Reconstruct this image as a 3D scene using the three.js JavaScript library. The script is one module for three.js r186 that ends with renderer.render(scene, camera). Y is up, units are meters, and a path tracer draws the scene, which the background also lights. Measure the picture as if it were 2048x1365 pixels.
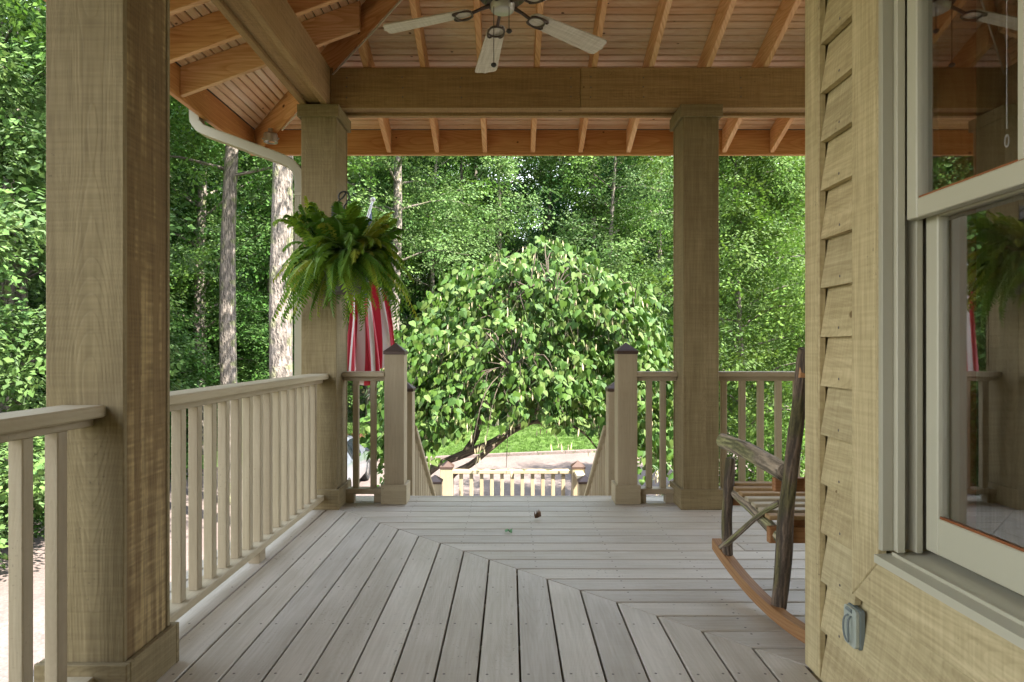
import * as THREE from 'three';
import { mergeGeometries } from 'three/addons/utils/BufferGeometryUtils.js';

// ------------------------------------------------------------------ camera, sky, sun, exposure
const scene = new THREE.Scene();
const EYE = 1.12;                                   // metres above the deck boards
const F = 1302, W0 = 2048, H0 = 1365, VX = 1020, VY = 697;
const camera = new THREE.PerspectiveCamera(2 * Math.atan(H0 / 2 / F) * 180 / Math.PI, W0 / H0, 0.05, 600);
camera.position.set(0, EYE, 0);
camera.setViewOffset(W0, H0, W0 / 2 - VX, H0 / 2 - VY, W0, H0);
camera.updateProjectionMatrix();

const SUN = new THREE.Vector3(0.50, 0.84, 0.23).normalize();
const renderer = new THREE.WebGLRenderer();
renderer.toneMapping = THREE.LinearToneMapping;
renderer.toneMappingExposure = 6.0;
renderer.shadowMap.enabled = true;

{ // summer sky: blue overhead, paler and hazier towards the horizon, thin broken cloud all round
  const w = 512, h = 256, a = new Float32Array(w * h * 4);
  for (let j = 0; j < h; j++) for (let i = 0; i < w; i++) {
    const el = ((j + 0.5) / h - 0.5) * Math.PI, az = i / w * 2 * Math.PI;
    const s = Math.max(0, Math.sin(el)), k = Math.pow(1 - s, 2.2);
    const x = Math.cos(az) / (s + 0.25), z = Math.sin(az) / (s + 0.25);
    let c = Math.sin(x * 2.1 + 1.3 * Math.sin(z * 1.7)) * Math.sin(z * 2.6 + 1.1 * Math.sin(x * 2.3 + 2)) * 0.5 + 0.5 + 0.25 * Math.sin(x * 7 + 3 * Math.sin(z * 5)) * Math.sin(z * 8);
    c = Math.min(1, Math.max(0, (c - 0.45) * 1.6)) * 0.6;
    const o = (j * w + i) * 4, mix = (p, q) => (p * (1 - k) + q * k) * (1 - c) + 1.25 * c;
    const dim = el < 0 ? 0.35 : 1;
    a[o] = mix(0.56, 1.04) * dim; a[o + 1] = mix(0.70, 1.02) * dim; a[o + 2] = mix(0.95, 0.98) * dim; a[o + 3] = 1;
  }
  const t = new THREE.DataTexture(a, w, h, THREE.RGBAFormat, THREE.FloatType);
  t.mapping = THREE.EquirectangularReflectionMapping; t.magFilter = t.minFilter = THREE.LinearFilter; t.needsUpdate = true;
  scene.background = t; scene.environment = t;
  scene.backgroundIntensity = 0.85; scene.environmentIntensity = 0.85;
}
const sun = new THREE.DirectionalLight(new THREE.Color(1.0, 0.94, 0.84), 4.7);
sun.position.copy(SUN).multiplyScalar(60); sun.target.position.set(0, 0, -8);
sun.castShadow = true; sun.shadow.mapSize.set(4096, 4096);
Object.assign(sun.shadow.camera, { left: -45, right: 45, top: 45, bottom: -45, near: 1, far: 160 });
sun.shadow.radius = 1.0;
scene.add(sun, sun.target);

// ------------------------------------------------------------------ helpers
function rng(s) { let a = (s * 2654435761 + 12345) >>> 0; return () => { a = (a + 0x6D2B79F5) >>> 0; let t = Math.imul(a ^ (a >>> 15), 1 | a); t = (t + Math.imul(t ^ (t >>> 7), 61 | t)) ^ t; return ((t ^ (t >>> 14)) >>> 0) / 4294967296; }; }
const R = rng(7);
const V = (x, y, z) => new THREE.Vector3(x, y, z);
const lerp = (a, b, t) => a + (b - a) * t, clamp = (x, a = 0, b = 1) => Math.min(b, Math.max(a, x));
const smooth = (a, b, x) => { const t = clamp((x - a) / (b - a)); return t * t * (3 - 2 * t); };
const px = (x, y, d) => V((x - VX) * d / F, EYE - (y - VY) * d / F, -d);   // a point seen at pixel (x, y), d metres ahead
function hash(i, j, s) { let h = (Math.imul(i, 374761393) + Math.imul(j, 668265263) + Math.imul(s, 2246822519)) | 0; h = Math.imul(h ^ (h >>> 13), 1274126177); return ((h ^ (h >>> 16)) >>> 0) / 4294967296; }
function noise(x, y, s = 0, pxx = 0, pyy = 0) {      // value noise, periodic when given periods
  let i = Math.floor(x), j = Math.floor(y); const fx = x - i, fy = y - j, u = fx * fx * (3 - 2 * fx), v = fy * fy * (3 - 2 * fy);
  let i1 = i + 1, j1 = j + 1;
  if (pxx) { i = ((i % pxx) + pxx) % pxx; i1 = ((i1 % pxx) + pxx) % pxx; }
  if (pyy) { j = ((j % pyy) + pyy) % pyy; j1 = ((j1 % pyy) + pyy) % pyy; }
  return lerp(lerp(hash(i, j, s), hash(i1, j, s), u), lerp(hash(i, j1, s), hash(i1, j1, s), u), v);
}
const names = {};
function numbered(n) { const k = names[n] = (names[n] ?? -1) + 1; return k ? `${n}_${String(k).padStart(3, '0')}` : n; }
function mesh(name, geo, mat, parent) { const m = new THREE.Mesh(geo, mat); m.name = name; parent.add(m); return m; }
function thing(name, label, category, group) { const g = new THREE.Group(); g.name = numbered(name); g.userData = { label, category }; if (group) g.userData.group = group; scene.add(g); return g; }
function structure(name, label, category) { const g = new THREE.Group(); g.name = numbered(name); g.userData = { label, category, kind: 'structure' }; scene.add(g); return g; }
function structMesh(name, geo, mat, label, category) { const m = mesh(numbered(name), geo, mat, scene); m.userData = { label, category, kind: 'structure' }; return m; }

const TU = 1.28, TV = 5.12;                          // metres that a wood texture spans
let uvSeed = 1;
// convex polygon in (a, b), counter-clockwise, extruded n = 0..t, both faces chamfered by c; uv in metres with the grain along 'a' or 'b'
function prism(poly, t, c = 0.002, grain = 'b') {
  const n = poly.length, q = [];
  for (let i = 0; i < n; i++) {
    const p0 = poly[(i + n - 1) % n], p1 = poly[i], p2 = poly[(i + 1) % n];
    let d1 = [p1[0] - p0[0], p1[1] - p0[1]], d2 = [p2[0] - p1[0], p2[1] - p1[1]];
    const l1 = Math.hypot(...d1), l2 = Math.hypot(...d2); d1 = [d1[0] / l1, d1[1] / l1]; d2 = [d2[0] / l2, d2[1] / l2];
    const cr = d1[0] * d2[1] - d1[1] * d2[0], n1 = [-d1[1], d1[0]], n2 = [-d2[1], d2[0]];
    if (Math.abs(cr) < 1e-4) q.push([p1[0] + n1[0] * c, p1[1] + n1[1] * c]);
    else { const s = c * ((n2[0] - n1[0]) * d2[1] - (n2[1] - n1[1]) * d2[0]) / cr; q.push([p1[0] + n1[0] * c + d1[0] * s, p1[1] + n1[1] * c + d1[1] * s]); }
  }
  const P = [], UV = [], ou = hash(uvSeed, 3, 1), ov = hash(uvSeed++, 5, 2);
  const put = (p, h, side, e) => {
    P.push(p[0], p[1], h);
    const g = grain === 'b' ? p[1] : p[0], o = grain === 'b' ? p[0] : p[1];
    if (!side) UV.push(o / TU + ou, g / TV + ov); else if (e) UV.push((h + o) / TU + ou + 0.13, g / TV + ov); else UV.push(o / TU + ou, h / TV + ov);
  };
  for (let i = 1; i < n - 1; i++) { put(q[0], t); put(q[i], t); put(q[i + 1], t); put(q[0], 0); put(q[i + 1], 0); put(q[i], 0); }
  const rings = [[q, 0], [poly, c], [poly, t - c], [q, t]];
  for (let i = 0; i < n; i++) {
    const j = (i + 1) % n, e = grain === 'b' ? Math.abs(poly[j][1] - poly[i][1]) > Math.abs(poly[j][0] - poly[i][0]) : Math.abs(poly[j][0] - poly[i][0]) > Math.abs(poly[j][1] - poly[i][1]);
    for (let k = 0; k < 3; k++) {
      const [A, ha] = rings[k], [B, hb] = rings[k + 1];
      put(A[i], ha, 1, e); put(A[j], ha, 1, e); put(B[j], hb, 1, e); put(A[i], ha, 1, e); put(B[j], hb, 1, e); put(B[i], hb, 1, e);
    }
  }
  const g = new THREE.BufferGeometry();
  g.setAttribute('position', new THREE.Float32BufferAttribute(P, 3)); g.setAttribute('uv', new THREE.Float32BufferAttribute(UV, 2)); g.computeVertexNormals();
  return g;
}
// remap (a, b, n) of a prism to world: f(a, b, n) -> [x, y, z]
function bend(g, f) {
  const p = g.attributes.position, v = new THREE.Vector3(), o = f(0, 0, 0), A = f(1, 0, 0), B = f(0, 1, 0), N = f(0, 0, 1);
  const e = (q) => V(q[0] - o[0], q[1] - o[1], q[2] - o[2]);
  for (let i = 0; i < p.count; i++) { const r = f(p.getX(i), p.getY(i), p.getZ(i)); p.setXYZ(i, ...r); }
  if (e(A).cross(e(B)).dot(e(N)) < 0) {
    for (const at of Object.values(g.attributes)) for (let i = 0; i < at.count; i += 3) for (let k = 0; k < at.itemSize; k++) { const t = at.array[(i + 1) * at.itemSize + k]; at.array[(i + 1) * at.itemSize + k] = at.array[(i + 2) * at.itemSize + k]; at.array[(i + 2) * at.itemSize + k] = t; }
  }
  g.computeVertexNormals(); return g;
}
function box(x0, x1, y0, y1, z0, z1, c = 0.003) {    // chamfered box between two corners, grain along its longest side
  const lo = [Math.min(x0, x1), Math.min(y0, y1), Math.min(z0, z1)], s = [Math.abs(x1 - x0), Math.abs(y1 - y0), Math.abs(z1 - z0)];
  const ix = [0, 1, 2].sort((a, b) => s[a] - s[b]), [n, o, g] = ix;
  c = Math.min(c, s[n] * 0.3);
  return bend(prism([[0, 0], [s[o], 0], [s[o], s[g]], [0, s[g]]], s[n], c, 'b'), (a, b, h) => { const r = [...lo]; r[o] += a; r[g] += b; r[n] += h; return r; });
}
const boxC = (cx, cy, cz, sx, sy, sz, c) => box(cx - sx / 2, cx + sx / 2, cy - sy / 2, cy + sy / 2, cz - sz / 2, cz + sz / 2, c);
// tapered round tube through points; uv in metres (u round, v along)
function tube(pts, radii, seg = 8, rough = 0, seed = 1, steps = 0, flat = 1) {
  const curve = new THREE.CatmullRomCurve3(pts), n = steps || Math.max(2, (pts.length - 1) * 4), fr = curve.computeFrenetFrames(n, false);
  const P = [], UV = [], I = []; let len = 0, last = null;
  for (let i = 0; i <= n; i++) {
    const t = i / n, p = curve.getPoint(t), k = t * (radii.length - 1), k0 = Math.min(radii.length - 2, Math.floor(k)), r = radii.length === 1 ? radii[0] : lerp(radii[k0], radii[k0 + 1], k - k0);
    if (last) len += p.distanceTo(last); last = p;
    for (let j = 0; j <= seg; j++) {
      const a = j / seg * 2 * Math.PI, rr = r * (1 + rough * (noise(Math.cos(a) * 2 + 9 + i * 0.35, Math.sin(a) * 2 + 9 - i * 0.2, seed) - 0.5) * 2);
      P.push(p.x + rr * (Math.cos(a) * fr.normals[i].x * flat + Math.sin(a) * fr.binormals[i].x), p.y + rr * (Math.cos(a) * fr.normals[i].y * flat + Math.sin(a) * fr.binormals[i].y), p.z + rr * (Math.cos(a) * fr.normals[i].z * flat + Math.sin(a) * fr.binormals[i].z));
      UV.push(j / seg * Math.max(1, Math.round(r * 6.283 / 0.64)) * 0.64, len);
    }
  }
  const w = seg + 1;
  for (let i = 0; i < n; i++) for (let j = 0; j < seg; j++) { const a = i * w + j; I.push(a, a + 1, a + w, a + 1, a + w + 1, a + w); }
  for (const [row, flip] of [[0, 0], [n, 1]]) {       // end caps
    const c = P.length / 3, p = curve.getPoint(row / n); P.push(p.x, p.y, p.z); UV.push(0.1, 0.1);
    for (let j = 0; j < seg; j++) { const a = row * w + j; flip ? I.push(c, a, a + 1) : I.push(c, a + 1, a); }
  }
  const g = new THREE.BufferGeometry();
  g.setAttribute('position', new THREE.Float32BufferAttribute(P, 3)); g.setAttribute('uv', new THREE.Float32BufferAttribute(UV, 2)); g.setIndex(I); g.computeVertexNormals();
  return g;
}
const lathe = (prof, seg = 24) => new THREE.LatheGeometry(prof.map(([r, y]) => new THREE.Vector2(r, y)), seg);
function merge(list) { return mergeGeometries(list.map((g) => { const h = g.index ? g.toNonIndexed() : g; for (const k of Object.keys(h.attributes)) if (!['position', 'normal', 'uv'].includes(k)) h.deleteAttribute(k); return h; })); }
const at = (g, x, y, z) => { g.translate(x, y, z); return g; };

// ------------------------------------------------------------------ textures
function tex(w, h, fill, srgb = true) {
  const a = new Uint8Array(w * h * 4), c = [0, 0, 0];
  for (let j = 0; j < h; j++) for (let i = 0; i < w; i++) { fill(i / w, j / h, c); const o = (j * w + i) * 4; a[o] = clamp(c[0]) * 255; a[o + 1] = clamp(c[1]) * 255; a[o + 2] = clamp(c[2]) * 255; a[o + 3] = 255; }
  const t = new THREE.DataTexture(a, w, h); t.wrapS = t.wrapT = THREE.RepeatWrapping; t.magFilter = THREE.LinearFilter; t.minFilter = THREE.LinearMipmapLinearFilter; t.generateMipmaps = true;
  if (srgb) t.colorSpace = THREE.SRGBColorSpace; t.needsUpdate = true; return t;
}
// ring pattern of sawn boards: returns late-wood amount 0..1; u, v in texture units
function rings(u, v, seed, freq, knots) {
  const U = u * TU, Vv = v * TV;
  const x = 0.12 * Math.sin(2 * Math.PI * u * 2 + seed), dep = 0.05 + 0.045 * Math.sin(2 * Math.PI * v * 3 + seed * 1.7) + 0.03 * (noise(u * 4, v * 10, seed, 4, 10) - 0.5);
  let r = Math.hypot(x, dep) + 0.010 * (noise(u * 24, v * 16, seed + 1, 24, 16) - 0.5) + 0.006 * (noise(u * 10, v * 40, seed + 2, 10, 40) - 0.5);
  let core = 0;
  for (const [ku, kv, kr] of knots) {
    let du = Math.abs(U - ku); du = Math.min(du, TU - du); let dv = Math.abs(Vv - kv); dv = Math.min(dv, TV - dv);
    const q = Math.hypot(du, dv * 0.55);
    if (q < kr * 5) { r += 0.05 * Math.exp(-(q * q) / (kr * kr * 3)); if (q < kr * 1.3) core = Math.max(core, smooth(kr * 1.1, kr * 0.75, Math.hypot(du, dv * 0.75) + 0.003 * noise(u * 200, v * 700, 3))); }
  }
  const f = (((r * freq) % 1) + 1) % 1, line = Math.pow(f, 2.2) * smooth(1, 0.9, f);
  return [line, core];
}
function woodTex(seed, o) {
  const kr = rng(seed), knots = []; for (let i = 0; i < (o.knots || 0); i++) knots.push([kr() * TU, kr() * TV, lerp(0.006, o.kmax || 0.014, kr())]);
  const w = 512, h = 2048, bump = new Float32Array(w * h); let n = 0;
  const map = tex(w, h, (u, v, c) => {
    const [line, core] = rings(u, v, seed, o.freq || 110, knots);
    const fib = noise(u * 256, v * 64, seed + 5, 256, 64) - 0.5, fib2 = noise(u * 128, v * 12, seed + 6, 128, 12) - 0.5, saw = noise(u * 12, v * 900, seed + 7, 12, 900) - 0.5;
    const bl = noise(u * 6, v * 8, seed + 8, 6, 8) * 0.6 + noise(u * 20, v * 30, seed + 9, 20, 30) * 0.4 - 0.5;
    let k = line * o.line + fib * o.fib + fib2 * o.fib * 0.9 + saw * (o.saw || 0) + bl * o.blotch;
    bump[n++] = clamp(0.6 - line * 0.5 + fib * 0.25 + saw * (o.saw || 0) * 2.2 - core * 0.2);
    let wear = 0;
    if (o.wear) { const q = noise(u * 14, v * 5, seed + 20, 14, 5) * 0.4 + noise(u * 70, v * 14, seed + 21, 70, 14) * 0.42 + noise(u * 20, v * 500, seed + 22, 20, 500) * 0.18; wear = smooth(0.46, 0.72, q + line * 0.06) * 0.75; }
    const spk = o.specks ? smooth(0.86, 0.93, noise(u * 200, v * 800, seed + 30, 200, 800) * (0.75 + 0.25 * noise(u * 8, v * 16, seed + 31, 8, 16))) * o.specks : 0;
    for (let m = 0; m < 3; m++) { let x = o.a[m] + (o.b[m] - o.a[m]) * clamp(k + 0.3); if (wear) x = lerp(x, o.wearCol[m] * (1 - k * 0.4), wear); x = lerp(x, o.knot ? o.knot[m] : x, core * 0.85); c[m] = x * (1 - spk); }
  });
  n = 0; const b = tex(w, h, (u, v, c) => { c[0] = c[1] = c[2] = bump[n++]; }, false);
  return { map, bumpMap: b };
}
const T = {
  rough: woodTex(11, { a: [0.98, 0.97, 0.95], b: [0.62, 0.58, 0.50], line: 0.15, fib: 0.26, saw: 0.18, blotch: 0.40, freq: 190, knots: 14, kmax: 0.014, knot: [0.5, 0.43, 0.33], specks: 0.25 }),
  paint: woodTex(23, { a: [0.97, 0.97, 0.96], b: [0.84, 0.83, 0.80], line: 0.16, fib: 0.34, saw: 0.08, blotch: 0.8, freq: 170, knots: 4, specks: 0.2 }),
  pine: woodTex(37, { a: [1.0, 0.98, 0.95], b: [0.76, 0.60, 0.44], line: 0.34, fib: 0.28, blotch: 0.5, knots: 26, kmax: 0.015, knot: [0.30, 0.17, 0.10], freq: 80 }),
  deck: woodTex(29, { a: [0.98, 0.98, 0.97], b: [0.74, 0.72, 0.67], line: 0.10, fib: 0.22, saw: 0.05, blotch: 0.6, freq: 170, knots: 5, specks: 0.35 }),
  bead: woodTex(41, { a: [1.0, 0.985, 0.96], b: [0.84, 0.71, 0.58], line: 0.20, fib: 0.30, blotch: 0.4, knots: 30, kmax: 0.012, knot: [0.34, 0.19, 0.11], freq: 130 }),
  worn: woodTex(53, { a: [0.62, 0.53, 0.375], b: [0.46, 0.375, 0.24], line: 0.2, fib: 0.5, saw: 0.4, blotch: 0.5, knots: 3, wear: 1, wearCol: [0.80, 0.73, 0.56] }),
};
T.bark = (() => {
  const bump = []; const f = (u, v) => { const p = noise(u * 34 + 1.6 * noise(u * 8, v * 10, 61, 8, 10), v * 9, 62, 0, 9) * 0.55 + noise(u * 60, v * 26, 63, 60, 26) * 0.30 + noise(u * 90, v * 120, 64, 90, 120) * 0.15; return p; };
  const map = tex(256, 512, (u, v, c) => { const p = f(u, v), m = smooth(0.55, 0.75, noise(u * 7, v * 6, 66, 7, 6)) * 0.3; bump.push(p); const k = 0.58 + 0.45 * smooth(0.2, 0.8, p); c[0] = k * (0.95 - m * 0.3); c[1] = k * (0.92 - m * 0.05); c[2] = k * (0.9 - m * 0.6); });
  let n = 0; return { map, bumpMap: tex(256, 512, (u, v, c) => { c[0] = c[1] = c[2] = bump[n++]; }, false) };
})();
function groundTex(seed, A, B, C, fine = 0.5, sz = 512) {
  return tex(sz, sz, (u, v, c) => {
    const a = noise(u * 6, v * 6, seed, 6, 6), b = noise(u * 30, v * 30, seed + 1, 30, 30), d = noise(u * 150, v * 150, seed + 2, 150, 150), e = noise(u * 256, v * 256, seed + 3, 256, 256);
    const k = clamp(0.5 + (a - 0.5) * 0.8 + (b - 0.5) * 0.6), f = 1 + ((d - 0.5) + (e - 0.5)) * fine, g = smooth(0.62, 0.8, b * 0.6 + d * 0.4);
    for (let m = 0; m < 3; m++) c[m] = lerp(lerp(A[m], B[m], k), C[m], g * 0.6) * f;
  });
}
const MAT = (color, o = {}) => { const m = new THREE.MeshStandardMaterial({ roughness: 0.75, ...o }); if (Array.isArray(color)) m.color.setRGB(...color); else m.color.set(color); return m; };
const wood = (color, t, rough = 0.72, bump = 0.0008) => { const m = MAT(color, { map: t.map, bumpMap: t.bumpMap, roughness: rough }); m.bumpScale = bump; return m; };
const pick = (list, i) => list[Math.floor(hash(i, 17, 9) * list.length) % list.length];
const M = {
  column: wood([0.28, 0.224, 0.118], T.rough, 0.85, 0.0016),
  columnWorn: wood([0.56, 0.50, 0.39], T.worn, 0.85, 0.0018),
  beam: [wood([0.385, 0.25, 0.11], T.rough, 0.8, 0.001), wood([0.415, 0.275, 0.13], T.rough, 0.8, 0.001)],
  rail: [wood([0.44, 0.365, 0.24], T.paint, 0.6), wood([0.40, 0.325, 0.215], T.paint, 0.6), wood([0.42, 0.345, 0.23], T.paint, 0.58)],
  deck: [wood([0.535, 0.48, 0.405], T.deck, 0.55), wood([0.495, 0.445, 0.38], T.deck, 0.57), wood([0.555, 0.495, 0.415], T.deck, 0.53), wood([0.515, 0.455, 0.38], T.deck, 0.55)],
  siding: [wood([0.62, 0.53, 0.305], T.rough, 0.8, 0.0012), wood([0.58, 0.50, 0.295], T.rough, 0.8, 0.0012), wood([0.60, 0.505, 0.29], T.rough, 0.8, 0.0012)],
  trim: wood([0.63, 0.535, 0.31], T.rough, 0.75, 0.0008),
  rafter: [wood([0.84, 0.57, 0.33], T.pine, 0.55, 0.0004), wood([0.80, 0.52, 0.28], T.pine, 0.55, 0.0004), wood([0.88, 0.63, 0.40], T.pine, 0.55, 0.0004)],
  fascia: wood([0.66, 0.38, 0.17], T.pine, 0.5, 0.0004),
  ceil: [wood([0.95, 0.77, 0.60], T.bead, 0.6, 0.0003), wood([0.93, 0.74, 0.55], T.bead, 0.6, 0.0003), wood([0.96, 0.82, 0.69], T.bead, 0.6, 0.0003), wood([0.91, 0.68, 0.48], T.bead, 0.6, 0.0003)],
  cedar: wood([0.50, 0.30, 0.145], T.pine, 0.6, 0.0006),
  chairRail: wood([0.34, 0.185, 0.08], T.pine, 0.6, 0.0006),
  barkArm: (() => { const m = MAT([0.42, 0.36, 0.26], { map: T.bark.map, bumpMap: T.bark.bumpMap, roughness: 0.9 }); m.bumpScale = 0.006; return m; })(),
  rocker: wood([0.36, 0.225, 0.11], T.pine, 0.6, 0.0006),
  cap: MAT([0.075, 0.045, 0.035], { roughness: 0.5, metalness: 0.2 }),
  dark: MAT([0.02, 0.018, 0.017], { roughness: 0.5 }),
  nail: MAT([0.12, 0.10, 0.085], { roughness: 0.7 }),
  clad: MAT([0.47, 0.445, 0.325], { roughness: 0.42 }),
  clad2: MAT([0.39, 0.365, 0.265], { roughness: 0.5 }),
  track: MAT([0.24, 0.225, 0.17], { roughness: 0.6 }),
  spout: MAT([0.31, 0.28, 0.175], { roughness: 0.4 }),
  gutter: MAT([0.50, 0.43, 0.34], { roughness: 0.45 }),
  fanMetal: MAT([0.085, 0.06, 0.052], { roughness: 0.38, metalness: 0.6 }),
  fanPlate: MAT([0.42, 0.40, 0.37], { roughness: 0.35, metalness: 0.3 }),
  blade: wood([0.72, 0.67, 0.635], T.rough, 0.5, 0.0004),
  bark: (() => { const m = MAT([0.29, 0.262, 0.235], { map: T.bark.map, bumpMap: T.bark.bumpMap, roughness: 0.95 }); m.bumpScale = 0.03; return m; })(),
  barkDark: (() => { const m = MAT([0.20, 0.16, 0.13], { map: T.bark.map, bumpMap: T.bark.bumpMap, roughness: 0.95 }); m.bumpScale = 0.012; return m; })(),
  barkLog: (() => { const m = MAT([0.19, 0.145, 0.10], { map: T.bark.map, bumpMap: T.bark.bumpMap, roughness: 0.9 }); m.bumpScale = 0.006; return m; })(),
  shingle: MAT([0.10, 0.09, 0.085], { roughness: 0.95 }),
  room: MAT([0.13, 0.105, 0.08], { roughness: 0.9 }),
  sashWood: wood([0.32, 0.13, 0.05], T.pine, 0.45, 0.0004),
  white: MAT([0.75, 0.75, 0.74], { roughness: 0.45 }),
  pot: MAT([0.055, 0.05, 0.05], { roughness: 0.5 }),
  concrete: MAT([1, 1, 1], { map: groundTex(71, [0.37, 0.325, 0.308], [0.42, 0.372, 0.355], [0.30, 0.265, 0.25], 0.25), roughness: 0.9 }),
  grass: MAT([1, 1, 1], { map: groundTex(81, [0.22, 0.31, 0.10], [0.30, 0.40, 0.14], [0.16, 0.23, 0.075], 0.5), roughness: 1 }),
  forestFloor: MAT([1, 1, 1], { map: groundTex(91, [0.22, 0.27, 0.11], [0.36, 0.29, 0.20], [0.16, 0.20, 0.09], 0.6), roughness: 1 }),
  mulch: MAT([1, 1, 1], { map: groundTex(101, [0.42, 0.26, 0.19], [0.52, 0.33, 0.25], [0.26, 0.17, 0.12], 0.8), roughness: 1 }),
};
const leafMat = (c, tr = 0.35) => { const m = new THREE.MeshPhysicalMaterial({ roughness: 0.8, transmission: tr, thickness: 0, side: THREE.DoubleSide, ior: 1.4, specularIntensity: 0.4 }); m.color.setRGB(...c); return m; };

// ------------------------------------------------------------------ ground
const GY = -2.7;                                      // yard level below the deck
const edgeD = (x) => 22.95 + 0.27 * x - 0.004 * x * x;      // far edge of the drive
function groundY(x, z) {
  const d = -z, back = smooth(38, 75, d) * (d - 38) * 0.13, left = smooth(-13, -30, x) * (-13 - x) * 0.10 * smooth(-30, 0, d), right = smooth(9, 30, x) * (x - 9) * 0.10 * smooth(16, 30, d);
  return GY + Math.max(0, back) + Math.max(0, left) + Math.max(0, right);
}
{
  const n = 120, P = [], UV = [], I = [];
  for (let j = 0; j <= n; j++) for (let i = 0; i <= n; i++) {
    const s = (i / n * 2 - 1), t = (j / n * 2 - 1), x = Math.sign(s) * Math.pow(Math.abs(s), 1.8) * 260, z = -20 + Math.sign(t) * Math.pow(Math.abs(t), 1.8) * 260;
    const rough = (noise(x * 0.5 + 300, z * 0.5 + 300, 5) - 0.5) * 0.25 * smooth(10, 22, Math.hypot(x, z + 10) - 12);
    P.push(x, groundY(x, z) + Math.min(0, rough) - 0.012, z); UV.push(x / 6, z / 6);
  }
  for (let j = 0; j < n; j++) for (let i = 0; i < n; i++) { const a = j * (n + 1) + i; I.push(a, a + n + 1, a + 1, a + 1, a + n + 1, a + n + 2); }
  const g = new THREE.BufferGeometry(); g.setAttribute('position', new THREE.Float32BufferAttribute(P, 3)); g.setAttribute('uv', new THREE.Float32BufferAttribute(UV, 2)); g.setIndex(I); g.computeVertexNormals();
  structMesh('ground', g, M.forestFloor, 'leaf littered woodland floor with mossy green patches', 'ground');
}
function sheet(name, pts, y, mat, label, category, tile) {   // flat polygon of [x, d], laid at height y
  const s = new THREE.Shape(pts.map(([x, d]) => new THREE.Vector2(x, d))), g = new THREE.ShapeGeometry(s), p = g.attributes.position, uv = g.attributes.uv;
  for (let i = 0; i < p.count; i++) { const x = p.getX(i), d = p.getY(i); p.setXYZ(i, x, y, -d); uv.setXY(i, x / tile, d / tile); }
  g.computeVertexNormals(); return structMesh(name, g, mat, label, category);
}
const edgePts = []; for (let x = -12; x <= 26; x += 1) edgePts.push([x, edgeD(x)]);
sheet('lawn', [...edgePts.map(([x, d]) => [x, d - 0.1]), [24, 40], [10, 42], [-4, 41], [-14, 34]], GY + 0.008, M.grass, 'mown green lawn beyond the curved drive', 'lawn', 3);
sheet('driveway', [[-6.4, 5.2], [26, 5.2], ...edgePts.slice().reverse(), [-10.2, 13.5], [-8.7, 10.2], [-7.4, 8]], GY + 0.014, M.concrete, 'pale pinkish concrete drive in front of the porch', 'driveway', 4);
sheet('mulch_bed', [[-20, 6], [-6.6, 6], [-7.5, 8], [-8.8, 10.2], [-9.6, 11.8], [-13, 11.2], [-20, 9]], GY + 0.004, M.mulch, 'reddish bark mulch bed edging the drive by the woods', 'mulch bed', 1.5);
sheet('mulch_path', [[8.2, 27.2], [20, 30.5], [20, 34], [12, 31.5], [8.6, 29]], GY + 0.012, M.mulch, 'rusty mulch strip crossing the rough grass beside the woods', 'mulch bed', 1.5);
sheet('mulch_border', [[-12, 26], [-5.6, 27.5], [-4.6, 29], [-12, 29]], GY + 0.012, M.mulch, 'brown mulch strip beyond the lawn behind the parked car', 'mulch bed', 1.5);
{ // raised concrete kerb along the far edge of the drive
  const g = structure('kerb', 'low pale concrete kerb between drive and lawn', 'kerb');
  for (let i = 0; i < edgePts.length - 1; i++) {
    const [x0, d0] = edgePts[i], [x1, d1] = edgePts[i + 1], L = Math.hypot(x1 - x0, d1 - d0) - 0.012;
    const k = mesh('kerb_stone', box(0, L, 0, 0.12, -0.15, 0, 0.012), M.concrete, g);
    k.position.set(x0, GY, -d0); k.rotation.y = Math.atan2(d1 - d0, x1 - x0);
  }
}

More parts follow.
